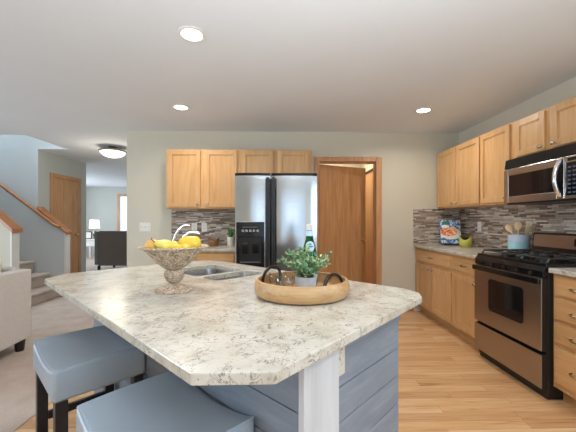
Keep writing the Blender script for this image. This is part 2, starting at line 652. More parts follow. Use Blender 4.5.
# back wall with the pantry door opening
dx0, dx1, dz = 0.523, 1.344, 2.06
w = MB()
w.box(-2.03, dx0, D, D + T, 0, CH).box(dx1, XW + T, D, D + T, 0, CH).box(dx0, dx1, D, D + T, dz, CH)
struct('wall_back', w, 'wall')
w = MB()
w.box(XW, XW + T, SOUTH - T, -1.8, 0, CH).box(XW, XW + T, -0.2, D, 0, CH)
w.box(XW, XW + T, -1.8, -0.2, 0, 0.9).box(XW, XW + T, -1.8, -0.2, 2.1, CH)
struct('wall_right', w, 'wall')
p = MB()
for a in (-1.8, -1.03, -0.26):
    p.box(XW + 0.01, XW + 0.07, a, a + 0.06, 0.9, 2.1)
p.box(XW + 0.01, XW + 0.07, -1.8, -0.2, 0.9, 0.96).box(XW + 0.01, XW + 0.07, -1.8, -0.2, 2.04, 2.1)
struct('added_side_window', p, 'white')  # unseen window, added as the opening for the side fill
# wall behind the camera: glazed patio door
wx0, wx1, wz1 = -1.05, 1.65, 2.08
w = MB()
w.box(-7.3, wx0, SOUTH - T, SOUTH, 0, CH).box(wx1, XW, SOUTH - T, SOUTH, 0, CH).box(wx0, wx1, SOUTH - T, SOUTH, wz1, CH)
struct('wall_front', w, 'wall')
p = MB()
for a in (wx0, (wx0 + wx1) / 2 - 0.04, wx1 - 0.08):
    p.box(a, a + 0.08, SOUTH - 0.09, SOUTH - 0.02, 0, wz1)
p.box(wx0, wx1, SOUTH - 0.09, SOUTH - 0.02, 0, 0.12).box(wx0, wx1, SOUTH - 0.09, SOUTH - 0.02, wz1 - 0.08, wz1)
for k in range(9):
    z = 1.05 + k * 0.1
    p.box(wx0 + 0.08, wx1 - 0.08, SOUTH - 0.035, SOUTH - 0.03, z, z + 0.022)
struct('window_1', p, 'white')
# living room side wall; its unseen window is added for fill light
w = MB()
w.box(-6.5 - T, -6.5, SOUTH, -0.1, 0, CH).box(-6.5 - T, -6.5, 2.5, D + 0.25, 0, CH)
w.box(-6.5 - T, -6.5, -0.1, 2.5, 0, 0.6).box(-6.5 - T, -6.5, -0.1, 2.5, 2.1, CH)
struct('wall_left', w, 'wall_hall')
p = MB()
for a in (-0.1, 1.16, 2.42):
    p.box(-6.58, -6.5, a, a + 0.08, 0.6, 2.1)
p.box(-6.58, -6.5, -0.1, 2.5, 0.6, 0.68).box(-6.58, -6.5, -0.1, 2.5, 2.02, 2.1)
struct('added_living_window', p, 'white')

# pantry room behind the open door
w = MB()
w.box(0.2, 1.64, 5.8, 5.92, 0, CH).box(0.2, 0.32, D + T, 5.8, 0, CH).box(1.52, 1.64, D + T, 5.8, 0, CH)
struct('wall_pantry', w, 'white')

# stair hall
SY0, SY1 = 4.52, 5.4
w = MB()
w.box(-6.5, -4.165, SY1, SY1 + 0.09, 0, CH).box(-4.165, -4.0405, SY1, SY1 + 0.0025, 0, CH)                                   # full-height stair wall
w.box(-6.5, hx1, SY1 + 0.001, SY1 + 0.09, CH + 0.001, 5.0)                             # its upper storey
w.box(-6.6, -6.5, SY0, hy1, CH, 5.0).box(hx1, hx1 + 0.1, hy0, hy1, CH + 0.25, 5.0)
w.box(-6.5, hx1, hy0 - 0.1, hy0, CH + 0.25, 5.0)
w.box(-6.6, hx1 + 0.1, hy0 - 0.1, hy1 + 0.1, 5.0, 5.1)
struct('wall_stair', w, 'wall_stair')
# half wall falling with the stairs: from x=-4.05 down to its end
SL = 0.74
hw = MB()
za = 1.43 + 0.0
x_end = -3.6
hw.prism([(-4.039, 0), (x_end, 0), (x_end, za - 0.39), (-4.039, za)], SY1, SY1 + 0.09, 'Y')
struct('wall_stair_half', hw, 'wall_stair')
struct('trim_1', MB().box(x_end, x_end + 0.025, SY1 - 0.012, SY1 + 0.102, 0, za - 0.36), 'white')
cp = MB().prism([(-4.039, za + 0.002), (x_end + 0.05, za - 0.428), (x_end + 0.05, za - 0.383), (-4.039, za + 0.047)], SY1 - 0.03, SY1 + 0.12, 'Y')
struct('trim_2', cp, 'oak_h', bevel=0.006)
# beige wall with the hall door (faces +X)
HX = -4.04
hy_a, hy_b, hz = 5.74, 6.46, 2.02
w = MB()
w.box(HX - T, HX, SY1 + 0.003, hy_a, 0, CH).box(HX - T, HX, hy_b, 6.72, 0, CH).box(HX - T, HX, hy_a, hy_b, hz, CH)
struct('wall_hall', w, 'wall_hall')
c = MB()
c.box(HX, HX + 0.018, hy_a - 0.07, hy_a, 0, hz + 0.07).box(HX, HX + 0.018, hy_b, hy_b + 0.07, 0, hz + 0.07)
c.box(HX, HX + 0.018, hy_a, hy_b, hz, hz + 0.07)
struct('trim_3', c, 'oak', bevel=0.004)
dr = struct('door_2', MB().box(HX - 0.05, HX - 0.012, hy_a, hy_b, 0.01, hz), 'oak', bevel=0.003)
MB().lathe([(0, 0), (0.026, 0), (0.026, 0.006), (0.011, 0.012), (0.011, 0.035), (0.026, 0.05), (0.027, 0.062), (0.018, 0.073), (0, 0.076)], 20).xform(
    Matrix.Translation((HX - 0.012, hy_b - 0.07, 0.96)) @ Matrix.Rotation(R(90), 4, 'Y')).build('door_knob', 'brass', dr, smooth=40)
# near side of the stairs: knee wall with a sloping oak cap
kx = -3.70
kz = 1.105
kw = MB()
kw.prism([(kx, 0), (kx, kz), (-4.6, kz + 0.96 * 0.87), (-4.6, 0)], SY0 - 0.06, SY0 + 0.04, 'Y')
struct('wall_knee', kw, 'wall')
struct('trim_4', MB().box(kx, kx + 0.02, SY0 - 0.075, SY0 + 0.055, 0, kz - 0.005), 'white')
kc = MB().prism([(kx + 0.05, kz - 0.04), (kx + 0.05, kz + 0.02), (-4.6, kz + 1.01 * 0.87), (-4.6, kz + 1.01 * 0.87 - 0.06)], SY0 - 0.1, SY0 + 0.08, 'Y')
struct('trim_5', kc, 'oak_h', bevel=0.006)
struct('wall_stair_front', MB().box(-6.5, -4.6, SY0 - 0.06, SY0 + 0.04, 0, CH), 'wall_stair')

# carpeted stairs climbing to the left
st = thing('staircase', 'beige carpeted stairs rising to the left behind the pale armchair', 'stairs', (-3.57, (SY0 + SY1) / 2, 0.004))
for k in range(11):
    x1 = -0.265 * k
    z1 = 0.195 * (k + 1) - 0.02
    MB().box(-2.93, x1, -0.39, 0.43, z1 - 0.195 if k else 0.0, z1).box(x1, x1 + 0.03, -0.39, 0.43, z1 - 0.045, z1).build('step', 'carpet', st, bevel=0.015)
# wall handrail
hr = thing('handrail', 'oak handrail running down the pale blue stair wall', 'handrail', (0, 0, 0))
pts = [(-5.6, SY1 - 0.07, 1.884 + (5.6 - 4.66) * SL), (-4.66, SY1 - 0.07, 1.884), (-3.72, SY1 - 0.07, 1.165), (-3.64, SY1 - 0.07, 1.13)]
MB().tube(pts, 0.026, 12).build('rail', 'oak_h', hr, smooth=50)
for x in (-5.3, -4.5):
    z = 1.884 - (x + 4.66) * SL
    MB().tube([(x, SY1, z - 0.05), (x, SY1 - 0.07, z - 0.05), (x, SY1 - 0.07, z - 0.02)], 0.008, 8).build('bracket', 'brass', hr, smooth=50)

# far room beyond the hall
FY = 11.37
fx0, fx1, fz0, fz1 = -5.66, -4.2, 0.7, 2.1
w = MB()
w.box(-7.3, fx0, FY, FY + T, 0, CH).box(fx1, -1.9, FY, FY + T, 0, CH).box(fx0, fx1, FY, FY + T, 0, fz0).box(fx0, fx1, FY, FY + T, fz1, CH)
struct('wall_far', w, 'wall_hall')
w = MB().box(-7.3 - T, -7.3, 5.5, FY + T, 0, CH).box(-7.3, HX - T, 5.49, 5.6, 0, CH)
struct('wall_far_left', w, 'wall_hall')
struct('wall_far_right', MB().box(-1.98, -1.86, D + T, FY, 0, CH), 'wall_hall')
c = MB()
c.box(fx0 - 0.08, fx0, FY - 0.02, FY, fz0 - 0.08, fz1 + 0.08).box(fx1, fx1 + 0.08, FY - 0.02, FY, fz0 - 0.08, fz1 + 0.08)
c.box(fx0, fx1, FY - 0.02, FY, fz1, fz1 + 0.08).box(fx0, fx1, FY - 0.02, FY, fz0 - 0.08, fz0)
wn = struct('window_3', c, 'oak')
b = MB()
for k in range(28):
    z = fz0 + 0.01 + k * 0.05
    b.box(fx0, fx1, FY + 0.03, FY + 0.045, z, z + 0.043)
b.build('blind', 'blind', wn)

# pantry door casing, jamb and open leaf
c = MB()
c.box(0.483, 0.545, D - 0.018, D, 0, 2.104).box(1.322, 1.40, D - 0.018, D, 0, 2.104).box(0.545, 1.322, D - 0.018, D, 2.04, 2.104)
struct('trim_6', c, 'oak', bevel=0.005)
c = MB()
c.box(dx0, 0.549, D, D + T, 0, dz).box(1.318, dx1, D, D + T, 0, dz).box(0.549, 1.318, D, D + T, 2.036, dz)
c.box(1.304, 1.318, D + 0.035, D + 0.075, 0, 2.036).box(0.549, 1.304, D + 0.035, D + 0.075, 2.022, 2.036)
struct('trim_7', c, 'oak')
ang = math.atan2(0.30, 0.715)
leaf = struct('door_1', MB().box(0, 0.786, -0.017, 0.018, 0.01, 2.018), 'oak', bevel=0.003, loc=(0.557, D + 0.1, 0), rotz=ang)
for sgn in (-1, 1):
    MB().lathe([(0, 0), (0.03, 0), (0.03, 0.006), (0.012, 0.012), (0.012, 0.035), (0.026, 0.048), (0.028, 0.06), (0.019, 0.072), (0, 0.075)], 20).xform(
        Matrix.Translation((0.724, -0.017 if sgn < 0 else 0.018, 0.945)) @ Matrix.Rotation(R(90 * (1 if sgn < 0 else -1)), 4, 'X')).build('door_knob', 'brass', leaf, smooth=40)
for z in (0.25, 1.05, 1.8):
    MB().tube([(-0.004, 0.02, z), (-0.004, 0.02, z + 0.09)], 0.007, 8).build('hinge', 'brass', leaf, smooth=40)
# second oak door on the pantry's right wall
d3 = struct('door_3', MB().box(1.485, 1.52, 4.6, 5.4, 0.01, 2.03), 'oak', bevel=0.003)
struct('door_gap_shade', MB().box(1.465, 1.52, 4.55, 5.45, 2.03, 2.058), 'black_satin')  # black strip painting the dark gap above the door
# baseboards
struct('baseboard_back', MB().box(1.40, 1.84, D - 0.012, D, 0, 0.08).box(-2.03, -1.45, D - 0.012, D, 0, 0.08), 'oak_h', bevel=0.003)
struct('baseboard_hall', MB().box(HX, HX + 0.012, SY1 + 0.1, hy_a - 0.07, 0, 0.08).box(HX, HX + 0.012, hy_b + 0.07, 6.72, 0, 0.08), 'oak_h')

# mosaic backsplashes
struct('wall_backsplash', MB().box(-1.436, -0.46, D - 0.012, D, 0.914, 1.40), 'tile')
s = MB().box(1.84, XW - 0.012, D - 0.012, D, 0.914, 1.397).box(XW - 0.012, XW, 1.3, D, 0.914, 1.397)
struct('wall_backsplash_right', s, 'tile')


# ------------------------------------------------------------------ cabinets (front faces local -Y, origin at back left bottom)
def knob(parent, x, y, z, mat='nickel'):
    MB().lathe([(0, 0), (0.006, 0), (0.006, 0.012), (0.014, 0.017), (0.016, 0.023), (0.011, 0.029), (0, 0.031)], 16).xform(
        Matrix.Translation((x, y, z)) @ Matrix.Rotation(R(90), 4, 'X')).build('knob', mat, parent, smooth=40)


def pull(parent, x, y, z, w=0.085):
    pts = [(x - w / 2, y, z), (x - w / 2, y - 0.02, z), (x - w / 4, y - 0.028, z - 0.004), (x, y - 0.03, z - 0.006),
           (x + w / 4, y - 0.028, z - 0.004), (x + w / 2, y - 0.02, z), (x + w / 2, y, z)]
    MB().tube(pts, 0.0045, 8).build('pull', 'pull', parent, smooth=50)


def cab_door(parent, x0, x1, z0, z1, y, knob_at=None):
    st_ = 0.052
    m = MB()
    t = 0.019
    m.box(x0, x0 + st_, y - t, y, z0, z1).box(x1 - st_, x1, y - t, y, z0, z1)
    m.box(x0 + st_, x1 - st_, y - t, y, z0, z0 + st_).box(x0 + st_, x1 - st_, y - t, y, z1 - st_, z1)
    m.box(x0 + st_, x1 - st_, y - t + 0.011, y, z0 + st_, z1 - st_)
    # thin moulding inside the frame
    e = 0.009
    for a in ((x0 + st_, x0 + st_ + e, z0 + st_, z1 - st_), (x1 - st_ - e, x1 - st_, z0 + st_, z1 - st_),
              (x0 + st_, x1 - st_, z0 + st_, z0 + st_ + e), (x0 + st_, x1 - st_, z1 - st_ - e, z1 - st_)):
        m.box(a[0], a[1], y - t + 0.006, y, a[2], a[3])
    d = m.build('door', 'maple', parent, bevel=0.0025)
    if knob_at:
        knob(d, knob_at[0], y - t, knob_at[1])
    return d


def cab_drawer(parent, x0, x1, z0, z1, y, handle=True):
    m = MB()
    t = 0.019
    m.prism([(x0, z0), (x1, z0), (x1, z1), (x0, z1)], y - t * 0.55, y, 'Y')
    m.box(x0 + 0.009, x1 - 0.009, y - t, y - t * 0.5, z0 + 0.009, z1 - 0.009)
    d = m.build('drawer', 'maple_h', parent, bevel=0.004)
    if handle:
        pull(d, (x0 + x1) / 2, y - t, (z0 + z1) / 2)
    return d


def upper(label, loc, rot, w, h, d, doors, lip=0.02):
    r = thing('upper_cabinet', label, 'cabinet', loc, rot)
    m = MB().box(0, w, -d, 0, 0, h)
    m.build('cabinet_body', 'maple', r, bevel=0.002)
    for x0, x1, kx_ in doors:
        cab_door(r, x0, x1, lip, h - lip * 0.8, -d, (kx_, lip + 0.032) if kx_ is not None else None)
    return r


def base_cab(label, loc, rot, w, d, doors, drawers, h=0.876, toe=0.1):
    r = thing('base_cabinet', label, 'cabinet', loc, rot)
    MB().box(0, w, -d, 0, toe, h).build('cabinet_body', 'maple', r, bevel=0.002)
    MB().box(0, w, -d + 0.07, 0, 0, toe - 0.0005).build('toe_kick', 'maple_h', r)
    for x0, x1, z0, z1, kx_ in doors:
        cab_door(r, x0, x1, z0, z1, -d, (kx_, z1 - 0.04))
    for x0, x1, z0, z1 in drawers:
        cab_drawer(r, x0, x1, z0, z1, -d)
    return r


W90 = R(-90)
UD = 0.318
# back wall
upper('light maple wall cabinet with two tall doors, left of the refrigerator', (-1.399, D - 0.003, 1.387), 0, 0.893, 0.738, UD - 0.018,
      [(0.025, 0.42, 0.385), (0.478, 0.873, 0.513)])
upper('short maple wall cabinet above the refrigerator', (-0.505, D - 0.003, 1.772), 0, 0.919, 0.353, UD - 0.018,
      [(0.04, 0.43, None), (0.49, 0.88, None)])
base_cab('maple base cabinet left of the refrigerator, mostly hidden by the island', (-1.42, D - 0.003, 0), 0, 0.93, 0.6,
         [(0.02, 0.455, 0.13, 0.66, 0.42), (0.475, 0.91, 0.13, 0.66, 0.51)], [(0.02, 0.455, 0.69, 0.85), (0.475, 0.91, 0.69, 0.85)])
# right wall: local x runs from the back corner toward the camera
upper('maple wall cabinet with two doors, in the back right corner', (XW - 0.003, 4.245, 1.398), W90, 0.914, 0.757, UD - 0.018,
      [(0.012, 0.435, 0.405), (0.46, 0.905, 0.49)])
upper('narrow single-door maple wall cabinet beside the microwave', (XW - 0.003, 3.331, 1.398), W90, 0.457, 0.757, UD - 0.018, [(0.015, 0.44, 0.41)])
upper('short maple wall cabinet above the microwave', (XW - 0.003, 2.874, 1.792), W90, 0.80, 0.357, UD - 0.018,
      [(0.055, 0.375, 0.345), (0.44, 0.76, 0.47)])
base_cab('maple base cabinet with one wide drawer, in the back right corner', (XW - 0.003, 4.26, 0), W90, 0.914, 0.596,
         [(0.02, 0.44, 0.125, 0.67, 0.41), (0.475, 0.895, 0.125, 0.67, 0.505)], [(0.02, 0.895, 0.705, 0.855)])
base_cab('narrow maple base cabinet with one door and drawer, left of the stove', (XW - 0.003, 3.346, 0), W90, 0.483, 0.596,
         [(0.02, 0.455, 0.125, 0.67, 0.425)], [(0.02, 0.455, 0.705, 0.855)])
base_cab('maple base cabinet with a stack of drawers, right of the stove', (XW - 0.002, 2.106, 0), W90, 0.40, 0.594,
         [], [(0.018, 0.383, 0.73, 0.862), (0.018, 0.383, 0.566, 0.712), (0.018, 0.383, 0.41, 0.546), (0.018, 0.383, 0.135, 0.388)])

# wall countertops
CT = 0.914


def slab(label, x0, x1, y0, y1):
    o = MB().box(x0, x1, y0, y1, 0.8805, CT).build('countertop', 'quartz', None, bevel=0.004)
    return tag(o, label, 'countertop')


slab('short speckled quartz countertop left of the refrigerator', -1.436, -0.485, D - 0.64, D - 0.0125)
slab('speckled quartz countertop in the back right corner, left of the stove', XW - 0.64, XW - 0.0125, 2.866, D - 0.0125)
slab('speckled quartz countertop right of the stove', XW - 0.64, XW - 0.0125, 1.70, 2.098)

# ------------------------------------------------------------------ refrigerator
fr = thing('refrigerator', 'stainless side-by-side refrigerator with black ice dispenser on the back wall', 'refrigerator', (-0.03, 3.4, 0))
FW = 0.8888
sp_ = -0.058
MB().box(-FW / 2 + 0.005, FW / 2 - 0.005, 0.075, 0.82, 0.02, 1.735).build('body', 'black_satin', fr, bevel=0.006)
MB().box(-FW / 2 + 0.02, FW / 2 - 0.02, 0.05, 0.12, 0.0, 0.09).build('base_grille', 'black_satin', fr)


def fdoor(x0, x1):
    n = 12
    poly = []
    for i in range(n + 1):
        t = i / n
        poly.append((x0 + (x1 - x0) * t, 0.022 - 0.022 * (1 - (2 * t - 1) ** 2) ** 0.8))
    poly += [(x1, 0.07), (x0, 0.07)]
    return poly


pl, pr = fdoor(-FW / 2, sp_ - 0.004), fdoor(sp_ + 0.004, FW / 2)
ld = MB().prism(pl, 0.1, 1.722).build('door', 'steel_v', fr, smooth=35)
rd = MB().prism(pr, 0.1, 1.722).build('door', 'steel_v', fr, smooth=35)
for d_, p_ in ((ld, pl), (rd, pr)):
    MB().prism([(a, b - 0.004) for a, b in p_], 1.7225, 1.75).build('top_cap', 'black', d_, smooth=35)
for d_, x in ((ld, sp_ - 0.03), (rd, sp_ + 0.03)):
    h = MB().box(x - 0.017, x + 0.017, -0.05, -0.022, 0.42, 1.70)
    h.box(x - 0.012, x + 0.012, -0.03, 0.02, 0.44, 0.5).box(x - 0.012, x + 0.012, -0.03, 0.02, 1.6, 1.66)
    h.build('handle', 'black_satin', d_, bevel=0.007)
# dispenser
x0, x1, z0, z1 = -0.428, -0.128, 0.735, 1.222
dp = MB()
dp.box(x0, x1, -0.014, 0.018, 1.06, z1).box(x0, x0 + 0.03, -0.014, 0.018, z0, 1.06).box(x1 - 0.03, x1, -0.014, 0.018, z0, 1.06)
dp.box(x0, x1, -0.02, 0.018, z0, z0 + 0.05)
dsp = dp.build('dispenser', 'black', fr, bevel=0.004)
MB().box(x0 + 0.03, x1 - 0.03, 0.0, 0.018, z0 + 0.05, 1.06).build('recess', 'black_satin', dsp)
for x in (-0.335, -0.222):
    MB().box(x - 0.035, x + 0.035, -0.012, 0.006, 0.88, 1.0).build('paddle', 'black', dsp, bevel=0.01)
MB().box(x0 + 0.04, x1 - 0.04, -0.018, 0.0, z0 + 0.05, z0 + 0.062).build('drip_tray', 'steel', dsp)
b = MB()
for k in range(5):
    b.box(-0.37 + k * 0.04, -0.345 + k * 0.04, -0.0155, -0.012, 1.115, 1.14)
b.box(-0.36, -0.2, -0.0155, -0.012, 1.165, 1.168)
b.build('buttons', 'grey_box', dsp)

# ------------------------------------------------------------------ gas range (front faces local -Y)
rg = thing('gas_range', 'stainless and black gas range with cast iron grates', 'stove', (XW, 2.856, 0), W90)
RW, RD = 0.748, 0.676
MB().box(0.0, RW, -RD + 0.045, -0.02, 0.03, 0.905).build('body', 'black_satin', rg, bevel=0.003)
MB().box(-0.004 + 0.004, RW, -RD + 0.03, -0.015, 0.9055, 0.938).build('cooktop', 'black', rg, bevel=0.006)
pn = MB().prism([(-RD + 0.008, 0.842), (-RD + 0.006, 0.885), (-RD + 0.026, 0.92), (-RD + 0.03, 0.905), (-RD + 0.0445, 0.905), (-RD + 0.0445, 0.842)], 0.0, RW, 'X').build('control_panel', 'black', rg, bevel=0.003)
for k in range(5):
    x = 0.1 + k * (RW - 0.2) / 4
    MB().lathe([(0, 0), (0.014, 0), (0.014, 0.006), (0.012, 0.016), (0, 0.017)], 18).xform(
        Matrix.Translation((x, -RD + 0.008, 0.86)) @ Matrix.Rotation(R(83), 4, 'X')).build('control_knob', 'black_satin', pn, smooth=40)
od = MB().box(0.004, RW - 0.004, -RD, -RD + 0.007, 0.335, 0.836).build('oven_door', 'range_steel', rg, bevel=0.003)
MB().box(0.004, RW - 0.004, -RD + 0.0072, -RD + 0.044, 0.335, 0.836).build('door_core', 'black_satin', od)


def rrect(x0, x1, z0, z1, r, n=6):
    out = []
    for cx, cz, a0 in ((x1 - r, z0 + r, -90), (x1 - r, z1 - r, 0), (x0 + r, z1 - r, 90), (x0 + r, z0 + r, 180)):
        for k in range(n + 1):
            a = R(a0 + 90 * k / n)
            out.append((cx + r * math.cos(a), cz + r * math.sin(a)))
    return out


MB().prism(rrect(0.2, 0.585, 0.468, 0.738, 0.03), -RD - 0.003, -RD + 0.002, 'Y').build('window', 'glass_black', od)
hb = MB().box(0.004, RW - 0.004, -RD - 0.024, -RD - 0.004, 0.793, 0.833)
for x in (0.03, RW - 0.05):
    hb.box(x, x + 0.02, -RD - 0.02, -RD + 0.002, 0.8, 0.825)
hb.build('handle', 'black', od, bevel=0.006)
dwr = MB().box(0.004, RW - 0.004, -RD, -RD + 0.007, 0.078, 0.308).build('drawer', 'range_steel', rg, bevel=0.003)
MB().box(0.004, RW - 0.004, -RD + 0.0072, -RD + 0.044, 0.078, 0.308).build('drawer_core', 'black_satin', dwr)
MB().box(0.01, RW - 0.01, -RD + 0.05, -0.05, 0.0, 0.07).build('kick_base', 'black_satin', rg)
# backguard
bgd = MB().prism([(-0.14, 0.9385), (-0.02, 0.9385), (-0.02, 1.128), (-0.118, 1.128)], 0.0, RW, 'X').build('backguard', 'black', rg, bevel=0.006)
ins = MB().prism(rrect(0.02, RW - 0.02, 0.04, 0.148, 0.02), -0.004, 0.0, 'Y')
ins.xform(Matrix.Translation((0, -0.1364, 0.965)) @ Matrix.Rotation(R(-6.6), 4, 'X'))
ins.build('panel', 'range_steel', bgd)
MB().prism(rrect(0.42, 0.58, 0.065, 0.125, 0.01), -0.008, -0.003, 'Y').xform(
    Matrix.Translation((0, -0.1364, 0.965)) @ Matrix.Rotation(R(-6.6), 4, 'X')).build('display', 'glass_black', bgd)
# burners and grates
for bx, by, br in ((0.19, -0.50, 0.05), (0.19, -0.23, 0.04), (0.57, -0.50, 0.045), (0.57, -0.23, 0.055), (0.38, -0.37, 0.04)):
    MB().lathe([(0, 0), (br + 0.012, 0), (br + 0.012, 0.008), (br, 0.01), (br, 0.018), (br * 0.8, 0.021), (0, 0.021)], 24, (bx, by, 0.938)).build('burner', 'iron', rg, smooth=40)
for gx0, gx1 in ((0.03, 0.262), (0.266, 0.49), (0.494, 0.726)):
    g = MB()
    z = 0.968
    cx = (gx0 + gx1) / 2

    def bar(a, b):
        g.tube([a, b], 0.007, 6)
    for x in (gx0, gx1):
        g.tube([(x, -0.62, 0.94), (x, -0.6, z), (x, -0.16, z), (x, -0.15, 0.94)], 0.008, 6)
    for y in (-0.6, -0.37, -0.16):
        bar((gx0, y, z), (gx1, y, z))
    for cy in (-0.49, -0.24):
        for a in (0, 90, 180, 270):
            ca, sa = math.cos(R(a)), math.sin(R(a))
            g.tube([(cx + 0.11 * ca, cy + 0.11 * sa, z), (cx + 0.07 * ca, cy + 0.07 * sa, z + 0.006), (cx + 0.03 * ca, cy + 0.03 * sa, z + 0.002)], 0.006, 6)
    g.build('grate', 'iron', rg, smooth=50)

# ------------------------------------------------------------------ microwave
mw = thing('microwave', 'stainless over-the-range microwave with black glass door', 'microwave', (XW - 0.013, 2.832, 1.38), W90)
MD = 0.372
MB().box(0, 0.757, -MD, -0.001, 0, 0.405).build('body', 'black_satin', mw, bevel=0.003)
MB().prism([(-MD - 0.002, 0.318), (-MD - 0.024, 0.322), (-MD - 0.012, 0.404), (-MD - 0.002, 0.404)], 0, 0.757, 'X').build('vent_grille', 'black', mw, bevel=0.002)
md = MB()
dx = 0.612
md.box(0.0, 0.055, -MD - 0.03, -MD - 0.0005, 0.012, 0.315).box(dx - 0.06, dx, -MD - 0.03, -MD - 0.0005, 0.012, 0.315)
md.box(0.055, dx - 0.06, -MD - 0.03, -MD - 0.0005, 0.012, 0.07).box(0.055, dx - 0.06, -MD - 0.03, -MD - 0.0005, 0.255, 0.315)
mdo = md.build('door', 'steel', mw, bevel=0.004)
MB().box(0.053, dx - 0.058, -MD - 0.025, -MD - 0.005, 0.068, 0.257).build('window', 'glass_black', mdo)
hx = dx - 0.03
pts = []
for i in range(13):
    t = i / 12
    pts.append((hx, -MD - 0.03 - 0.045 * math.sin(PI * t) ** 0.7, 0.035 + 0.26 * t))
MB().tube(pts, 0.015, 10).build('handle', 'chrome', mdo, smooth=50)
MB().box(hx - 0.026, hx + 0.026, -MD - 0.0315, -MD - 0.028, 0.03, 0.3).build('handle_plate', 'black', mdo, bevel=0.0005)
cpn = MB().box(dx + 0.003, 0.757, -MD - 0.03, -MD - 0.0005, 0.012, 0.315).build('control_panel', 'steel', mw, bevel=0.004)
MB().box(dx + 0.018, 0.742, -MD - 0.033, -MD - 0.028, 0.035, 0.27).build('keypad', 'black', cpn, bevel=0.001)
MB().box(dx + 0.03, 0.73, -MD - 0.033, -MD - 0.028, 0.28, 0.302).build('display', 'glass_black', cpn)
for i in range(3):
    for j in range(7):
        MB().box(dx + 0.034 + i * 0.036, dx + 0.056 + i * 0.036, -MD - 0.0338, -MD - 0.032, 0.05 + j * 0.03, 0.061 + j * 0.03).build('key', 'button', cpn)
area('microwave_task_light', (XW - 0.12, 2.72, 1.382), (0, 0, 0), 0.12, 0.06, 0.7, WARM)

# ------------------------------------------------------------------ island (local x = along the seating side, y = away from the seats)
ISL = (0, 0, 0)
IR = R(-45)
ct_poly = [(-2.16, 0.34), (-0.60, 0.34), (-0.475, 0.465), (-0.5, 1.35), (-0.535, 1.415), (-0.62, 1.458), (-2.08, 1.45), (-2.2, 1.41), (-2.30, 1.30), (-2.285, 0.46)]


def slab_with_holes(outer, holes, z0, z1):
    bm = bmesh.new()
    es = []
    for loop in [outer] + holes:
        vs = [bm.verts.new((a, b, z1)) for a, b in loop]
        for i in range(len(vs)):
            es.append(bm.edges.new((vs[i], vs[(i + 1) % len(vs)])))
    r = bmesh.ops.triangle_fill(bm, use_beauty=True, use_dissolve=False, edges=es)
    faces = list(bm.faces)
    ext = bmesh.ops.extrude_face_region(bm, geom=faces)
    for v in [g for g in ext['geom'] if isinstance(g, bmesh.types.BMVert)]:
        v.co.z = z0
    bmesh.ops.recalc_face_normals(bm, faces=bm.faces)
    mb = MB()
    bm.verts.index_update()
    mb.add([v.co[:] for v in bm.verts], [tuple(v.index for v in f_.verts) for f_ in bm.faces])
    bm.free()
    return mb


def rr2(x0, x1, y0, y1, r):
    return rrect(x0, x1, y0, y1, r, 5)


big = rr2(-1.985, -1.622, 0.955, 1.30, 0.05)
small = rr2(-1.592, -1.42, 0.955, 1.31, 0.05)
top = slab_with_holes(ct_poly, [big, small], 0.886, CT).build('island_countertop', 'quartz', None, loc=ISL, rotz=IR, bevel=0.003)
tag(top, 'large cream speckled quartz island countertop with clipped corners', 'countertop')

isl = thing('kitchen_island', 'blue-grey shiplap kitchen island base under the large quartz top', 'kitchen island', ISL, IR)
bx0, bx1, by0, by1, by2 = -2.24, -0.526, 0.60, 1.18, 1.425
xs = -0.98
lines = [0.0, 0.098, 0.206, 0.314, 0.422, 0.53, 0.637, 0.742, 0.85, 0.8855]


def shiplap(axis, a0, a1, c0, c1):
    """boards stacked with 3 mm grooves; axis X: panel runs along x at y c0..c1"""
    m = MB()
    for za_, zb in zip(lines, lines[1:]):
        if axis == 'X':
            m.box(a0, a1, c0, c1, za_ + 0.0018, zb - 0.0018)
        else:
            m.box(c0, c1, a0, a1, za_ + 0.0018, zb - 0.0018)
    if axis == 'X':
        m.box(a0, a1, (c0 + c1) / 2 - 0.003, (c0 + c1) / 2 + 0.003, 0, 0.885)
    else:
        m.box((c0 + c1) / 2 - 0.003, (c0 + c1) / 2 + 0.003, a0, a1, 0, 0.885)
    return m


shiplap('X', bx0, bx1, by0, by0 + 0.016).build('seating_panel', 'shiplap', isl, bevel=0.0015)
shiplap('Y', by0 + 0.017, by1, bx1 - 0.016, bx1).build('end_panel', 'shiplap', isl, bevel=0.0015)
shiplap('Y', by0 + 0.017, by2, bx0, bx0 + 0.016).build('end_panel', 'shiplap', isl, bevel=0.0015)
MB().box(xs, bx1 - 0.018, by1 - 0.018, by1, 0.0, 0.885).box(xs - 0.018, xs, by1 - 0.018, by2, 0, 0.885).box(bx0 + 0.018, xs - 0.018, by2 - 0.018, by2, 0.0, 0.885).build('cabinet_side', 'shiplap', isl)
MB().box(bx1 + 0.0005, bx1 + 0.0205, 0.594, 0.746, 0.0, 0.8855).build('corner_board', 'whitewash', isl, bevel=0.002)
MB().box(bx1 + 0.0005, bx1 + 0.0185, 0.7465, 0.779, 0.79, 0.8855).build('quartz_tab', 'quartz', isl, bevel=0.0015)
MB().box(bx1 + 0.0005, bx1 + 0.008, 0.7795, by1, 0.853, 0.8855).build('top_batten', 'shiplap', isl, bevel=0.001)

# sink under the two cut-outs
sk = thing('kitchen_sink', 'stainless double-bowl sink set into the island countertop', 'sink', ISL, IR)


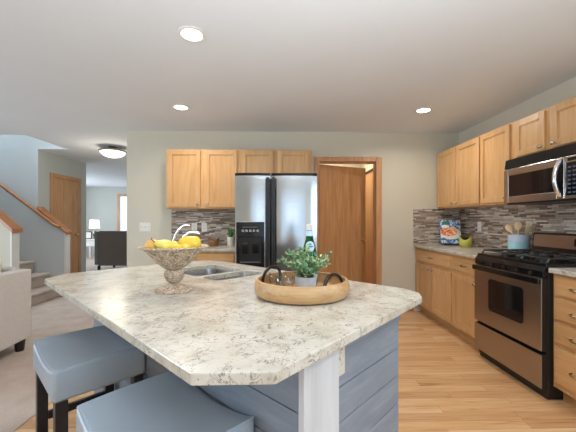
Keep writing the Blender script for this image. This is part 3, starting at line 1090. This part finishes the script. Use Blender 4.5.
def bowl(x0, x1, y0, y1, zt, depth, r=0.055):
    m = MB()
    rings = []
    spec = [(0.02, zt), (-0.001, zt), (0.004, zt - 0.03), (0.012, zt - depth + 0.03), (0.035, zt - depth), ]
    loops = []
    for off, z in [(-0.02, zt), (0.0, zt), (0.002, zt - 0.01), (0.008, zt - depth + 0.04), (0.016, zt - depth + 0.015), (0.045, zt - depth)]:
        loops.append([(a, b, z) for a, b in rr2(x0 + off, x1 - off, y0 + off, y1 - off, max(0.02, r - off))])
    n = len(loops[0])
    vs = [p for l_ in loops for p in l_]
    fs = []
    for i in range(len(loops) - 1):
        for k in range(n):
            k2 = (k + 1) % n
            fs.append((i * n + k, i * n + k2, (i + 1) * n + k2, (i + 1) * n + k))
    fs.append(tuple(range((len(loops) - 1) * n, len(loops) * n)))
    m.add(vs, fs)
    return m


def sink_bowl(x0, x1, y0, y1, depth):
    b_ = bowl(x0, x1, y0, y1, 0.8855, depth).build('bowl', 'sink', sk, smooth=50)
    s_ = b_.modifiers.new('thickness', 'SOLIDIFY')
    s_.thickness = 0.0012
    s_.offset = 1
    MB().lathe([(0, 0.002), (0.03, 0.002), (0.042, 0.004), (0.042, 0), (0, 0)], 24, ((x0 + x1) / 2, (y0 + y1) / 2, 0.8855 - depth)).build('drain', 'chrome', b_, smooth=40)


sink_bowl(-1.985, -1.622, 0.955, 1.30, 0.19)
sink_bowl(-1.592, -1.42, 0.955, 1.31, 0.15)

# faucet
fc = thing('faucet', 'chrome arched kitchen faucet behind the fruit bowl', 'faucet', (-0.765, 2.33, CT))
MB().lathe([(0, 0), (0.028, 0), (0.028, 0.006), (0.02, 0.014), (0.018, 0.10), (0.014, 0.105), (0, 0.105)], 20).build('body', 'chrome', fc, smooth=40)
pts = [(-0.01, 0.0, 0.10), (-0.008, 0, 0.17), (0.01, -0.012, 0.215), (0.04, -0.03, 0.255), (0.08, -0.05, 0.285), (0.115, -0.07, 0.292), (0.14, -0.085, 0.285)]
MB().tube(pts, [0.010, 0.009, 0.0085, 0.008, 0.008, 0.0085, 0.009], 12).build('spout', 'chrome', fc, smooth=60)
MB().tube([(0.012, -0.01, 0.08), (0.05, -0.04, 0.15), (0.09, -0.07, 0.21), (0.14, -0.1, 0.24), (0.19, -0.125, 0.243), (0.225, -0.145, 0.23)], [0.007, 0.0075, 0.008, 0.009, 0.010, 0.011], 12).build('spray_arm', 'chrome', fc, smooth=60)

# ------------------------------------------------------------------ stools
SU, SV = 0.44, 0.345     # along the counter / toward the counter
SH = 0.67


def make_stool(label, lx, ly):
    r = thing('counter_stool', label, 'stool', (0, 0, 0.0), IR, 'saddle stools at the island')
    n, mgrid = 20, 10
    m = MB()
    vs, fs = [], []
    def topz(i, j):
        a = 2 * i / n - 1
        b = 2 * j / mgrid - 1
        return SH - 0.032 * (1 - abs(a) ** 2.2) + 0.006 * (1 - b * b)
    for i in range(n + 1):
        for j in range(mgrid + 1):
            vs.append((SU * i / n, SV * j / mgrid, topz(i, j)))
    for i in range(n):
        for j in range(mgrid):
            k = i * (mgrid + 1) + j
            fs.append((k, k + mgrid + 1, k + mgrid + 2, k + 1))
    # sides down to flat bottom
    zb = SH - 0.128
    border = [(i, 0) for i in range(n + 1)] + [(n, j) for j in range(1, mgrid + 1)] + [(i, mgrid) for i in range(n - 1, -1, -1)] + [(0, j) for j in range(mgrid - 1, 0, -1)]
    tops = [i * (mgrid + 1) + j for i, j in border]
    base = len(vs)
    for i, j in border:
        vs.append((SU * i / n, SV * j / mgrid, zb))
    nb = len(border)
    for k in range(nb):
        k2 = (k + 1) % nb
        fs.append((tops[k], base + k, base + k2, tops[k2]))
    fs.append(tuple(range(base, base + nb)))
    m.add(vs, fs)
    seat = m.build('seat', 'leather', r, bevel=0.014, seg=3, smooth=60)
    # piping along the top edge
    pp = [vs[t] for t in tops]
    pp = [(min(max(x, 0.006), SU - 0.006), min(max(y, 0.006), SV - 0.006), z - 0.004) for x, y, z in pp]
    MB().tube(pp + pp[:1], 0.0035, 6, cap=False).build('piping', 'leather', seat, smooth=60)
    lg = 0.042
    for x in (0.009, SU - 0.009 - lg):
        for y in (0.009, SV - 0.009 - lg):
            MB().box(x, x + lg, y, y + lg, 0.004, zb - 0.0005).build('leg', 'espresso', r, bevel=0.003)
    for y in (0.03, SV - 0.03 - 0.022):
        MB().box(0.009 + lg, SU - 0.009 - lg, y, y + 0.022, 0.19, 0.225).build('stretcher', 'espresso', r, bevel=0.003)
    for x in (0.03, SU - 0.03 - 0.022):
        MB().box(x, x + 0.022, 0.009 + lg, SV - 0.009 - lg, 0.30, 0.335).build('stretcher', 'espresso', r, bevel=0.003)
    return r


def isl_pt(x, y):
    k = math.sqrt(0.5)
    return ((x + y) * k, (y - x) * k)


s1 = make_stool('blue-grey leather saddle stool farther from the viewer, with dark legs showing', 0, 0)
q = isl_pt(-1.885, 0.252)
s1.location = (q[0], q[1], 0.0)
q = isl_pt(-1.13, 0.252)
dup(s1, (q[0], q[1], 0.0), IR, 'blue-grey leather saddle stool nearest the viewer, cut off by the bottom edge')

# ------------------------------------------------------------------ fruit bowl
BX, BY = -0.479, 1.455
fb = thing('fruit_bowl', 'woven rope pedestal fruit bowl on the island', 'bowl', (BX, BY, CT))
MB().lathe([(0, 0.0), (0.082, 0), (0.084, 0.005), (0.08, 0.01), (0.06, 0.018), (0.03, 0.03), (0.02, 0.037), (0, 0.037)], 40).build('foot', 'wicker', fb, smooth=50)
MB().lathe([(0, 0.034), (0.02, 0.036), (0.036, 0.05), (0.044, 0.068), (0.042, 0.088), (0.032, 0.1), (0, 0.102)], 32).build('stem', 'wicker', fb, smooth=60)
MB().lathe([(0, 0.1), (0.034, 0.1), (0.05, 0.108), (0.085, 0.14), (0.118, 0.178), (0.132, 0.192), (0.15, 0.196), (0.154, 0.2), (0.15, 0.205), (0.128, 0.202),
            (0.108, 0.186), (0.078, 0.156), (0.045, 0.132), (0, 0.126)], 48).build('basin', 'wicker', fb, smooth=50)


def fruit(name, label, cat, loc, prof, mat, tilt=(0, 0, 0), stem=True, group=None, sx=1, sy=1):
    r = thing(name, label, cat, loc, 0, group)
    r.rotation_euler = tilt
    MB().lathe(prof, 24, sx=sx, sy=sy).build('flesh', mat, r, smooth=80)
    if stem:
        zt = prof[-1][1]
        MB().tube([(0, 0, zt - 0.004), (0.002, 0, zt + 0.006), (0.005, 0, zt + 0.013)], 0.0018, 6).build('stem', 'espresso', r)
    return r


def ball(r, h, dimple=0.0, n=10):
    out = [(0, -h + dimple)]
    for i in range(1, n):
        a = -PI / 2 + PI * i / n
        out.append((r * math.cos(a), h * math.sin(a)))
    out.append((0, h - dimple))
    return out


def lemonp(r, h):
    return [(0, -h - 0.006), (0.006, -h)] + [(r * math.cos(a), h * 0.93 * math.sin(a)) for a in [R(x) for x in range(-70, 71, 14)]] + [(0.006, h), (0, h + 0.006)]


FZ = CT + 0.165
fruit('apple', 'yellow apple with a red blush at the left of the fruit bowl', 'apple', (BX - 0.075, BY - 0.055, FZ + 0.043), ball(0.034, 0.03, 0.006), 'apple', (0.2, -0.2, 0))
fruit('pear', 'pale yellow pear lying left of centre in the fruit bowl', 'pear', (BX - 0.02, BY - 0.06, FZ + 0.04),
      [(0, -0.035), (0.02, -0.033), (0.033, -0.018), (0.034, 0), (0.026, 0.02), (0.016, 0.035), (0.011, 0.046), (0, 0.05)], 'pear', (0.3, -1.1, 0.4))
fruit('lemon', 'bright yellow lemon at the front centre of the fruit bowl', 'lemon', (BX + 0.033, BY - 0.082, FZ + 0.03), lemonp(0.026, 0.033), 'lemon', (0.2, 1.45, 0.3), False)
fruit('gourd', 'large yellow gourd at the right of the fruit bowl', 'gourd', (BX + 0.075, BY - 0.02, FZ + 0.048),
      [(0, -0.05), (0.024, -0.046), (0.036, -0.03), (0.039, -0.01), (0.036, 0.012), (0.032, 0.03), (0.026, 0.044), (0.012, 0.052), (0, 0.053)], 'gourd', (0.25, 1.35, 0.15))
fruit('lemon', 'yellow lemon at the back of the fruit bowl, mostly hidden', 'lemon', (BX - 0.01, BY + 0.03, FZ + 0.03), lemonp(0.03, 0.037), 'lemon', (1.4, 0.3, 0.5), False)
fruit('lemon', 'small golden lemon between the gourd and the front lemon', 'lemon', (BX + 0.075, BY - 0.088, FZ + 0.036), lemonp(0.019, 0.022), 'gourd', (0.3, 1.2, 1.0), False)

# ------------------------------------------------------------------ tray and what stands on it
TX, TY = 0.098, 1.362
tr = thing('serving_tray', 'round wooden tray with dark metal handles on the island', 'tray', (TX, TY, CT))
MB().lathe([(0, 0.0), (0.178, 0), (0.194, 0.008), (0.203, 0.03), (0.203, 0.05), (0.196, 0.07), (0.188, 0.072), (0.185, 0.068), (0.19, 0.045), (0.188, 0.022), (0.178, 0.013), (0, 0.011)], 64).build('tray_body', 'tray', tr, smooth=40)
for a0 in (R(140), R(-46)):
    ca, sa = math.cos(a0), math.sin(a0)
    pts = []
    for i in range(15):
        t = i / 14
        b_ = PI * t
        lat = -0.062 * math.cos(b_)
        z = 0.036 + 0.07 * math.sin(b_) ** 0.75
        rr = 0.172 - 0.006 * math.sin(b_)
        pts.append((rr * ca - lat * sa, rr * sa + lat * ca, z))
    m = MB().tube(pts, 0.007, 8)
    for e in (pts[0], pts[-1]):
        m.tube([(e[0], e[1], e[2]), (e[0] + 0.018 * ca, e[1] + 0.018 * sa, e[2] - 0.002)], 0.008, 8)
    m.build('handle', 'dark_pull', tr, smooth=60)
TZ = CT + 0.0115
# bottle
bt = thing('water_bottle', 'green glass sparkling water bottle standing on the tray', 'bottle', (TX + 0.046, TY + 0.118, TZ + 0.0005))
prof = [(0, 0.004), (0.028, 0.0), (0.035, 0.005), (0.036, 0.012), (0.036, 0.13), (0.034, 0.155), (0.027, 0.19), (0.0185, 0.22), (0.0145, 0.245), (0.0135, 0.268), (0.015, 0.27), (0.015, 0.277), (0.0125, 0.278), (0.0115, 0.265), (0.0125, 0.245), (0.0165, 0.22), (0.025, 0.19), (0.032, 0.155), (0.0338, 0.13), (0.0338, 0.014), (0, 0.012)]
gl = MB().lathe(prof, 32).build('glass', 'green_glass', bt, smooth=50)
MB().lathe([(0.0152, 0.262), (0.0158, 0.264), (0.0158, 0.289), (0.013, 0.292), (0, 0.292)], 20).build('cap', 'cap', bt, smooth=40)
MB().lathe([(0.0142, 0.236), (0.0172, 0.236), (0.0158, 0.258), (0.0148, 0.26)], 24).build('neck_foil', 'label', bt, smooth=40)


def curved_disc(rx, rz, zc, rbody, mat, name, parent, out=0.0008, slope=0.0):
    m = MB()
    n, k = 28, 6
    vs = []
    for j in range(k + 1):
        for i in range(n):
            a = 2 * PI * i / n
            px, pz = rx * j / k * math.cos(a), rz * j / k * math.sin(a)
            z = zc + pz
            rb = rbody(z) + out
            th = px / rb
            vs.append((rb * math.sin(th), -rb * math.cos(th), z))
    fs = []
    for j in range(k):
        for i in range(n):
            i2 = (i + 1) % n
            fs.append((j * n + i, j * n + i2, (j + 1) * n + i2, (j + 1) * n + i))
    m.add(vs, fs)
    return m.build(name, mat, parent, smooth=80)


def body_r(z):
    pr_ = [(0.005, 0.035), (0.012, 0.036), (0.13, 0.036), (0.155, 0.034), (0.19, 0.027), (0.22, 0.0185), (0.245, 0.0145)]
    for (a, ra), (b_, rb) in zip(pr_, pr_[1:]):
        if a <= z <= b_:
            return ra + (rb - ra) * (z - a) / (b_ - a)
    return 0.036


lb = curved_disc(0.023, 0.024, 0.188, body_r, 'label', 'shoulder_label', bt, 0.0012)
curved_disc(0.0155, 0.004, 0.188, body_r, 'label_blue', 'label_band', lb, 0.002)
curved_disc(0.008, 0.003, 0.199, body_r, 'label_blue', 'label_mark', lb, 0.002)
MB().lathe([(0.0368, 0.04), (0.0368, 0.1)], 32).build('body_label', 'label', bt, smooth=60)

# potted plant on the tray
pp_ = thing('potted_plant', 'bushy pale green plant in a grey concrete pot on the tray', 'plant', (TX + 0.016, TY - 0.035, TZ + 0.0005))
MB().lathe([(0, 0), (0.038, 0), (0.041, 0.004), (0.046, 0.07), (0.045, 0.074), (0.041, 0.074), (0.039, 0.064), (0, 0.064)], 32).build('pot', 'concrete', pp_, smooth=40)
MB().lathe([(0, 0.068), (0.04, 0.066)], 20).build('soil', 'soil', pp_)


def leaf_quad(m, base, d, up, L, Wd, fold=0.25):
    d = d.normalized()
    side = d.cross(up)
    if side.length < 1e-4:
        side = Vector((1, 0, 0))
    side.normalize()
    nrm = side.cross(d).normalized()
    p0 = base
    p1 = base + d * L * 0.45 + side * Wd + nrm * Wd * fold
    p2 = base + d * L
    p3 = base + d * L * 0.45 - side * Wd + nrm * Wd * fold
    pm = base + d * L * 0.5
    m.add([p0, p1, p2, p3, pm], [(0, 1, 4), (1, 2, 4), (0, 4, 3), (4, 2, 3)])


lv, sm = MB(), MB()
rnd = random.Random(3)
for k in range(76):
    az = rnd.uniform(0, 2 * PI)
    el = math.acos(rnd.uniform(0.42, 1.0))
    Ls = rnd.uniform(0.08, 0.152)
    d = Vector((math.cos(az) * math.sin(el), math.sin(az) * math.sin(el), math.cos(el) + 0.15)).normalized()
    b0 = Vector((rnd.uniform(-0.025, 0.025), rnd.uniform(-0.025, 0.025), 0.066))
    pts = [b0]
    for s_ in range(1, 6):
        t = s_ / 5
        pts.append(b0 + d * Ls * t + Vector((0, 0, 0.02 * t - 0.035 * t * t)) + Vector((rnd.gauss(0, 0.003),) * 3))
    sm.tube(pts, [0.0012] * 5 + [0.0006], 4)
    for s_ in range(1, 6):
        for q_ in range(3 if s_ < 5 else 4):
            ld_ = (d * 0.7 + Vector((rnd.gauss(0, 0.7), rnd.gauss(0, 0.7), rnd.gauss(0.15, 0.5)))).normalized()
            leaf_quad(lv, pts[s_], ld_, Vector((rnd.gauss(0, 0.3), rnd.gauss(0, 0.3), 1)), rnd.uniform(0.015, 0.023), rnd.uniform(0.005, 0.0078))
fol = lv.build('foliage', 'leaf', pp_, fix=False)
sm.build('stems', 'stem', pp_)


def tumbler(label, x, y):
    r = thing('glass_tumbler', label, 'glass', (x, y, TZ + 0.0005), 0, 'tumblers on the tray')
    n = 40
    m = MB()
    prof_ = [(0, 0.0), (0.031, 0.0), (0.034, 0.004), (0.0385, 0.075), (0.0375, 0.0765), (0.0362, 0.075), (0.032, 0.01), (0, 0.008)]
    m.lathe(prof_, n)
    m.v = [(x_ * (1 + 0.018 * math.cos(20 * math.atan2(y_, x_))), y_ * (1 + 0.018 * math.cos(20 * math.atan2(y_, x_))), z_) for x_, y_, z_ in m.v]
    m.build('glass', 'clear_glass', r, smooth=40)
    return r


tumbler('clear ribbed glass tumbler beside the plant pot on the tray', TX - 0.075, TY - 0.055)
tumbler('clear glass tumbler by the left handle at the back of the tray', TX - 0.105, TY + 0.045)

# ------------------------------------------------------------------ things on the right counter
cb_ = thing('cookbook', 'colourful cookbook with a food picture on its cover, on the wire stand', 'book', (2.255, 4.055, 0.94), R(-12))
tiltm = Matrix.Rotation(R(-14), 4, 'X')
MB().box(-0.125, 0.125, -0.002, 0.0, 0.0, 0.315).xform(tiltm).build('front_cover', 'cover', cb_)
MB().box(-0.122, 0.122, 0.0003, 0.02, 0.003, 0.312).xform(tiltm).build('pages', 'paper', cb_)
MB().box(-0.125, 0.125, 0.0203, 0.022, 0.0, 0.315).xform(tiltm).build('back_cover', 'label_blue', cb_)
ws = thing('book_stand', 'dark wire stand with curled feet holding the cookbook', 'book stand', (2.255, 4.055, CT), R(-12))
for x in (-0.085, 0.085):
    m = MB()
    curl = [(x, -0.05 + 0.018 * math.cos(a), 0.022 + 0.018 * math.sin(a)) for a in [R(t) for t in range(180, 480, 25)]]
    m.tube(curl, 0.0035, 8)
    m.build('foot', 'dark_pull', ws, smooth=60)
m = MB()
m.tube([(-0.085, -0.05, 0.0045), (-0.085, 0.03, 0.0045), (-0.085, 0.1, 0.19)], 0.0035, 8)
m.tube([(0.085, -0.05, 0.0045), (0.085, 0.03, 0.0045), (0.085, 0.1, 0.19)], 0.0035, 8)
m.tube([(-0.085, 0.1, 0.19), (0.085, 0.1, 0.19)], 0.0035, 8)
m.tube([(-0.12, -0.014, 0.0185), (0.12, -0.014, 0.0185)], 0.0035, 8)
for x in (-0.085, 0.085):
    m.tube([(x, -0.014, 0.0185), (x, 0.02, 0.0045)], 0.0035, 8)
m.build('wire_frame', 'dark_pull', ws, smooth=60)

ow = thing('ceramic_pot', 'small chartreuse ceramic pot with a scooped rim, beside the cookbook', 'pot', (2.285, 3.80, CT + 0.0005))
n = 40
prof_ = [(0, 0.0), (0.05, 0.0), (0.06, 0.006), (0.07, 0.03), (0.073, 0.06), (0.07, 0.09), (0.062, 0.118)]
inn = [(0.057, 0.118), (0.064, 0.09), (0.066, 0.05), (0.05, 0.012), (0, 0.01)]


def scooped(m):
    out = []
    for x_, y_, z_ in m.v:
        a = math.atan2(y_, x_)
        k_ = max(0, (z_ - 0.05) / 0.068)
        # rim dips toward the viewer, rises into two points at the sides
        out.append((x_, y_, z_ + k_ * (0.022 * abs(math.sin(a - R(55))) ** 3 - 0.032 * max(0, math.cos(a - R(235))) ** 2)))
    m.v = out
    return m


scooped(MB().lathe(prof_ + [(0.06, 0.121)] + inn[:1], n)).build('outside', 'owl', ow, smooth=60)
scooped(MB().lathe(inn, n)).build('inside', 'owl_dark', ow, smooth=60)

ck = thing('utensil_crock', 'two-tone pale grey and aqua utensil crock left of the stove', 'crock', (2.33, 3.0, CT + 0.0005))
MB().lathe([(0, 0), (0.083, 0), (0.087, 0.004), (0.088, 0.116)], 40).build('lower_band', 'aqua', ck, smooth=40)
MB().lathe([(0.088, 0.116), (0.0885, 0.18), (0.086, 0.184), (0.082, 0.182), (0.081, 0.02), (0, 0.016)], 40).build('upper_band', 'lavender', ck, smooth=40)


def spoon(label, foot, top, yaw, slot=False):
    p0, p1 = Vector(foot), Vector(top)
    L = (p1 - p0).length
    r = thing('wooden_spoon', label, 'spoon', foot, 0, 'wooden spoons in the crock')
    m = MB()
    n1 = 14
    for i in range(n1):
        pass
    prof2 = [(0.0, 0.0045, 0.0045), (0.3, 0.005, 0.005), (0.66, 0.0055, 0.005), (0.72, 0.010, 0.005), (0.76, 0.024, 0.006), (0.84, 0.034, 0.007), (0.92, 0.033, 0.007), (0.98, 0.02, 0.005), (1.0, 0.003, 0.003)]
    ns = 14
    vs = []
    for t, a, b_ in prof2:
        for k_ in range(ns):
            an = 2 * PI * k_ / ns
            vs.append((a * math.cos(an), b_ * math.sin(an), t * L))
    fs = []
    for i in range(len(prof2) - 1):
        for k_ in range(ns):
            k2 = (k_ + 1) % ns
            fs.append((i * ns + k_, i * ns + k2, (i + 1) * ns + k2, (i + 1) * ns + k_))
    fs.append(tuple(range(ns - 1, -1, -1)))
    fs.append(tuple(range((len(prof2) - 1) * ns, len(prof2) * ns)))
    m.add(vs, fs)
    zx = (p1 - p0).normalized()
    xx = zx.cross(Vector((-0.6, -0.8, 0))).normalized()
    yy = zx.cross(xx)
    rot = Matrix((xx, yy, zx)).transposed().to_4x4() @ Matrix.Rotation(R(yaw), 4, 'Z')
    m.xform(rot)
    m.build('spoon_body', 'spoon', r, smooth=60)
    return r


cz = CT + 0.02
spoon('wooden spoon leaning left in the crock', (2.345, 2.975, cz), (2.295, 3.10, 1.20), 8)
spoon('wooden spoon standing upright in the middle of the crock', (2.32, 3.0, cz), (2.335, 3.01, 1.225), -10)
spoon('wooden spoon leaning right in the crock', (2.325, 3.035, cz), (2.365, 2.885, 1.19), 25)

# ------------------------------------------------------------------ things on the back counter
bk = thing('rattan_basket', 'small brown rattan basket on the back counter', 'basket', (-0.83, 4.02, CT + 0.0005))
m = MB().lathe([(0, 0), (0.048, 0), (0.058, 0.006), (0.072, 0.07), (0.074, 0.078), (0.07, 0.082), (0.065, 0.076), (0.054, 0.014), (0, 0.01)], 36)
m.v = [(x_, y_, z_ + (0.03 * (abs(x_) / 0.074) ** 3 if z_ > 0.06 else 0)) for x_, y_, z_ in m.v]
m.build('weave', 'basket', bk, smooth=50)
gp = thing('potted_grass', 'small spiky green plant in a white pot beside the refrigerator', 'plant', (-0.625, 4.08, CT + 0.0005))
MB().lathe([(0, 0), (0.036, 0), (0.04, 0.004), (0.047, 0.105), (0.0465, 0.112), (0.042, 0.112), (0.04, 0.1), (0, 0.1)], 28).build('pot', 'ceramic', gp, smooth=40)
MB().lathe([(0, 0.104), (0.041, 0.102)], 20).build('soil', 'soil', gp)
gm = MB()
for k in range(60):
    az, el = rnd.uniform(0, 2 * PI), rnd.uniform(0.1, 0.75)
    d = Vector((math.cos(az) * math.sin(el), math.sin(az) * math.sin(el), math.cos(el)))
    leaf_quad(gm, Vector((rnd.uniform(-0.02, 0.02), rnd.uniform(-0.02, 0.02), 0.1)), d, Vector((0, 0, 1.001)), rnd.uniform(0.1, 0.17), 0.006)
gm.build('leaves', 'grass', gp, fix=False)


# ------------------------------------------------------------------ outlets and switches
def plate(name, label, cat, loc, rot, w, h, kind, n=1, group=None):
    r = thing(name, label, cat, loc, rot, group)
    MB().box(-w / 2, w / 2, -0.006, -0.0003, -h / 2, h / 2).build('cover_plate', 'plate', r, bevel=0.002)
    if kind == 'switch':
        for k_ in range(n):
            x = (k_ - (n - 1) / 2) * 0.046
            MB().box(x - 0.005, x + 0.005, -0.016, -0.004, -0.004, 0.014).build('toggle', 'ceramic', r, bevel=0.001)
    else:
        for z in (-0.02, 0.02):
            MB().prism(rrect(-0.017, 0.017, z - 0.014, z + 0.014, 0.006), -0.008, -0.005, 'Y').build('receptacle', 'plate', r)
            MB().box(-0.008, -0.006, -0.0084, -0.007, z - 0.005, z + 0.005).box(0.006, 0.008, -0.0084, -0.007, z - 0.005, z + 0.005).build('slots', 'black_satin', r)
    return r


plate('light_switch', 'white three-toggle light switch plate on the beige wall left of the cabinets', 'light switch', (-1.787, D, 1.152), 0, 0.145, 0.118, 'switch', 3)
plate('wall_outlet', 'left of the two white outlets on the back wall mosaic tile', 'outlet', (-1.131, D - 0.012, 1.148), 0, 0.072, 0.118, 'outlet')
plate('wall_outlet', 'right of the two white outlets on the back wall mosaic tile', 'outlet', (-1.0, D - 0.012, 1.148), 0, 0.072, 0.118, 'outlet')
plate('wall_outlet', 'white outlet on the mosaic tile just right of the chartreuse ceramic pot', 'outlet', (XW - 0.012, 3.80, 1.165), W90, 0.072, 0.118, 'outlet')
plate('wall_outlet', 'white outlet on the mosaic tile behind the wooden spoons', 'outlet', (XW - 0.012, 3.035, 1.17), W90, 0.072, 0.118, 'outlet')

# ------------------------------------------------------------------ ceiling lights
rl = thing('recessed_light', 'recessed ceiling light nearest the viewer, above the island', 'ceiling light', (-0.561, 2.048, CH), 0, 'recessed ceiling lights')
MB().lathe([(0.066, -0.001), (0.088, -0.001), (0.09, -0.004), (0.086, -0.008), (0.07, -0.009), (0.066, -0.006)], 40, closed=True).build('trim_ring', 'white', rl, smooth=40)
MB().lathe([(0, -0.0065), (0.0655, -0.0055), (0.0655, -0.0015), (0, -0.0015)], 36).build('lens', 'bulb', rl, smooth=40)
dup(rl, (-1.036, 3.363, CH), 0, 'recessed ceiling light in front of the left wall cabinets')
dup(rl, (1.57, 3.379, CH), 0, 'recessed ceiling light at the right, near the corner cabinets')
for i, (x, y) in enumerate(((-0.561, 2.048), (-1.036, 3.363), (1.57, 3.379), (1.5, 0.35), (-0.6, -0.9), (1.4, -1.4))):  # the last three are unseen, added as fill behind the view
    area('recessed_and_fill_lamp', (x, y, CH - 0.012), (0, 0, 0), 0.13, 0.13, 9.5, LED, 'DISK', 160)

fm = thing('flush_mount_light', 'bronze semi-flush ceiling light with a frosted dome in the hall', 'ceiling light', (-2.70, 5.2, CH))
MB().lathe([(0, -0.0005), (0.065, -0.0005), (0.068, -0.012), (0.02, -0.03), (0.016, -0.05), (0, -0.05)], 32).build('canopy', 'bronze', fm, smooth=40)
MB().lathe([(0.19, -0.07), (0.2, -0.066), (0.203, -0.076), (0.19, -0.088), (0.02, -0.05), (0.02, -0.045)], 48, closed=True).build('rim', 'bronze', fm, smooth=40)
MB().lathe([(0.186, -0.088), (0.175, -0.112), (0.145, -0.14), (0.1, -0.16), (0.05, -0.172), (0, -0.175)], 48).build('glass_dome', 'dome', fm, smooth=60)
pl_ = bpy.data.lights.new('hall_lamp', 'POINT')
pl_.energy = 9
pl_.color = WARM
pl_.shadow_soft_size = 0.22
o = bpy.data.objects.new('hall_lamp', pl_)
o.location = (-2.70, 5.2, 2.1)
COL.objects.link(o)
area('pantry_lamp', (1.0, 5.2, CH - 0.05), (0, 0, 0), 0.25, 0.25, 11, (1.0, 0.82, 0.55), 'DISK')

# ------------------------------------------------------------------ armchair at the left edge
ac = thing('armchair', 'pale linen upholstered armchair with dark feet at the left edge', 'armchair', (-2.40, 3.13, 0.004), R(3))
MB().box(-0.12, 0, -0.95, 0.0, 0.11, 0.765).build('arm', 'linen', ac, bevel=0.012, seg=3)
MB().box(-0.98, -0.86, -0.95, 0.0, 0.11, 0.765).build('arm', 'linen', ac, bevel=0.012, seg=3)
MB().box(-0.859, -0.121, -0.07, 0.0, 0.11, 0.79).build('back', 'linen', ac, bevel=0.03, seg=3)
MB().box(-0.859, -0.121, -0.94, -0.071, 0.11, 0.30).build('base', 'linen', ac, bevel=0.01)
MB().box(-0.855, -0.125, -0.95, -0.075, 0.302, 0.46).build('seat_cushion', 'linen', ac, bevel=0.04, seg=4)
for x in (-0.06, -0.92):
    for y in (-0.88, -0.07):
        MB().lathe([(0, 0), (0.034, 0), (0.046, 0.109), (0, 0.109)], 16, (x, y, 0)).build('foot', 'espresso', ac, smooth=40)
pw = thing('throw_pillow', 'cream throw pillow on the armchair at the left edge', 'pillow', (-2.775, 2.885, 0.472), R(4))
vs, fs = [], []
n = 14
for side in (1, -1):
    for i in range(n + 1):
        for j in range(n + 1):
            a, b_ = 2 * i / n - 1, 2 * j / n - 1
            th_ = side * 0.085 * (max(0, 1 - a ** 4) * max(0, 1 - b_ ** 4)) ** 0.5
            vs.append((a * 0.23 * (1 - 0.05 * b_ * b_), th_, 0.23 + b_ * 0.23 * (1 - 0.05 * a * a)))
for s_ in (0, (n + 1) ** 2):
    for i in range(n):
        for j in range(n):
            k = s_ + i * (n + 1) + j
            fs.append((k, k + n + 1, k + n + 2, k + 1))
m = MB().add(vs, fs)
m.xform(Matrix.Rotation(R(-12), 4, 'X'))
m.build('pillow_body', 'linen_cream', pw, smooth=80)

# ------------------------------------------------------------------ far room furniture
wc = thing('wingback_chair', 'dark charcoal upholstered chair seen from behind in the far room', 'chair', (-4.0, 7.75, 0.004), R(-4))
MB().box(-0.40, 0.40, 0.0, 0.12, 0.14, 0.985).build('backrest', 'charcoal', wc, bevel=0.03, seg=3)
MB().box(-0.40, 0.40, 0.121, 0.75, 0.14, 0.44).build('seat', 'charcoal', wc, bevel=0.03, seg=3)
for sx_ in (-1, 1):
    MB().prism([(0.0, 0.16), (0.7, 0.16), (0.7, 0.6), (0.3, 0.64), (0.2, 0.9), (0.0, 0.98)], 0.401 * sx_, 0.49 * sx_, 'X').build('arm', 'grey_fabric', wc, bevel=0.02)
    for y in (0.04, 0.66):
        MB().box(sx_ * 0.41 - 0.025, sx_ * 0.41 + 0.025, y, y + 0.05, 0, 0.1395).build('leg', 'espresso', wc, bevel=0.003)
stb = thing('side_table', 'small white side table under the lamp in the far room', 'table', (-6.02, 10.45, 0.004))
MB().box(-0.3, 0.3, -0.25, 0.25, 0.62, 0.65).build('tabletop', 'white', stb, bevel=0.004)
MB().box(-0.27, 0.27, -0.22, 0.22, 0.42, 0.619).build('drawer_box', 'white', stb, bevel=0.003)
for x in (-0.27, 0.22):
    for y in (-0.22, 0.17):
        MB().box(x, x + 0.05, y, y + 0.05, 0, 0.4195).build('leg', 'white', stb)
tl = thing('table_lamp', 'lit table lamp with a white drum shade in the far room', 'lamp', (-6.04, 10.5, 0.6545))
MB().lathe([(0, 0), (0.07, 0), (0.07, 0.012), (0.025, 0.03), (0.05, 0.11), (0.045, 0.2), (0.015, 0.28), (0.01, 0.33), (0, 0.33)], 28).build('base', 'bronze', tl, smooth=40)
MB().lathe([(0.155, 0.335), (0.13, 0.62), (0.126, 0.62), (0.151, 0.335)], 32, closed=True).build('lamp_shade', 'shade', tl, smooth=40)
MB().lathe([(0, 0.33), (0.02, 0.34), (0.035, 0.4), (0.02, 0.44), (0, 0.45)], 16).build('bulb', 'shade', tl, smooth=60)
MB().tube([(0, -0.15, 0.34), (0, 0, 0.33), (0, 0.15, 0.34)], 0.003, 6).build('harp', 'bronze', tl)
pf = thing('picture_frame', 'dark picture frame standing on the side table by the lamp', 'picture frame', (-6.12, 10.3, 0.6545), R(8))
MB().box(-0.1, 0.1, 0, 0.02, 0, 0.24).build('frame', 'espresso', pf, bevel=0.003)
MB().box(-0.075, 0.075, -0.002, 0.0005, 0.025, 0.215).build('picture', 'paper', pf)
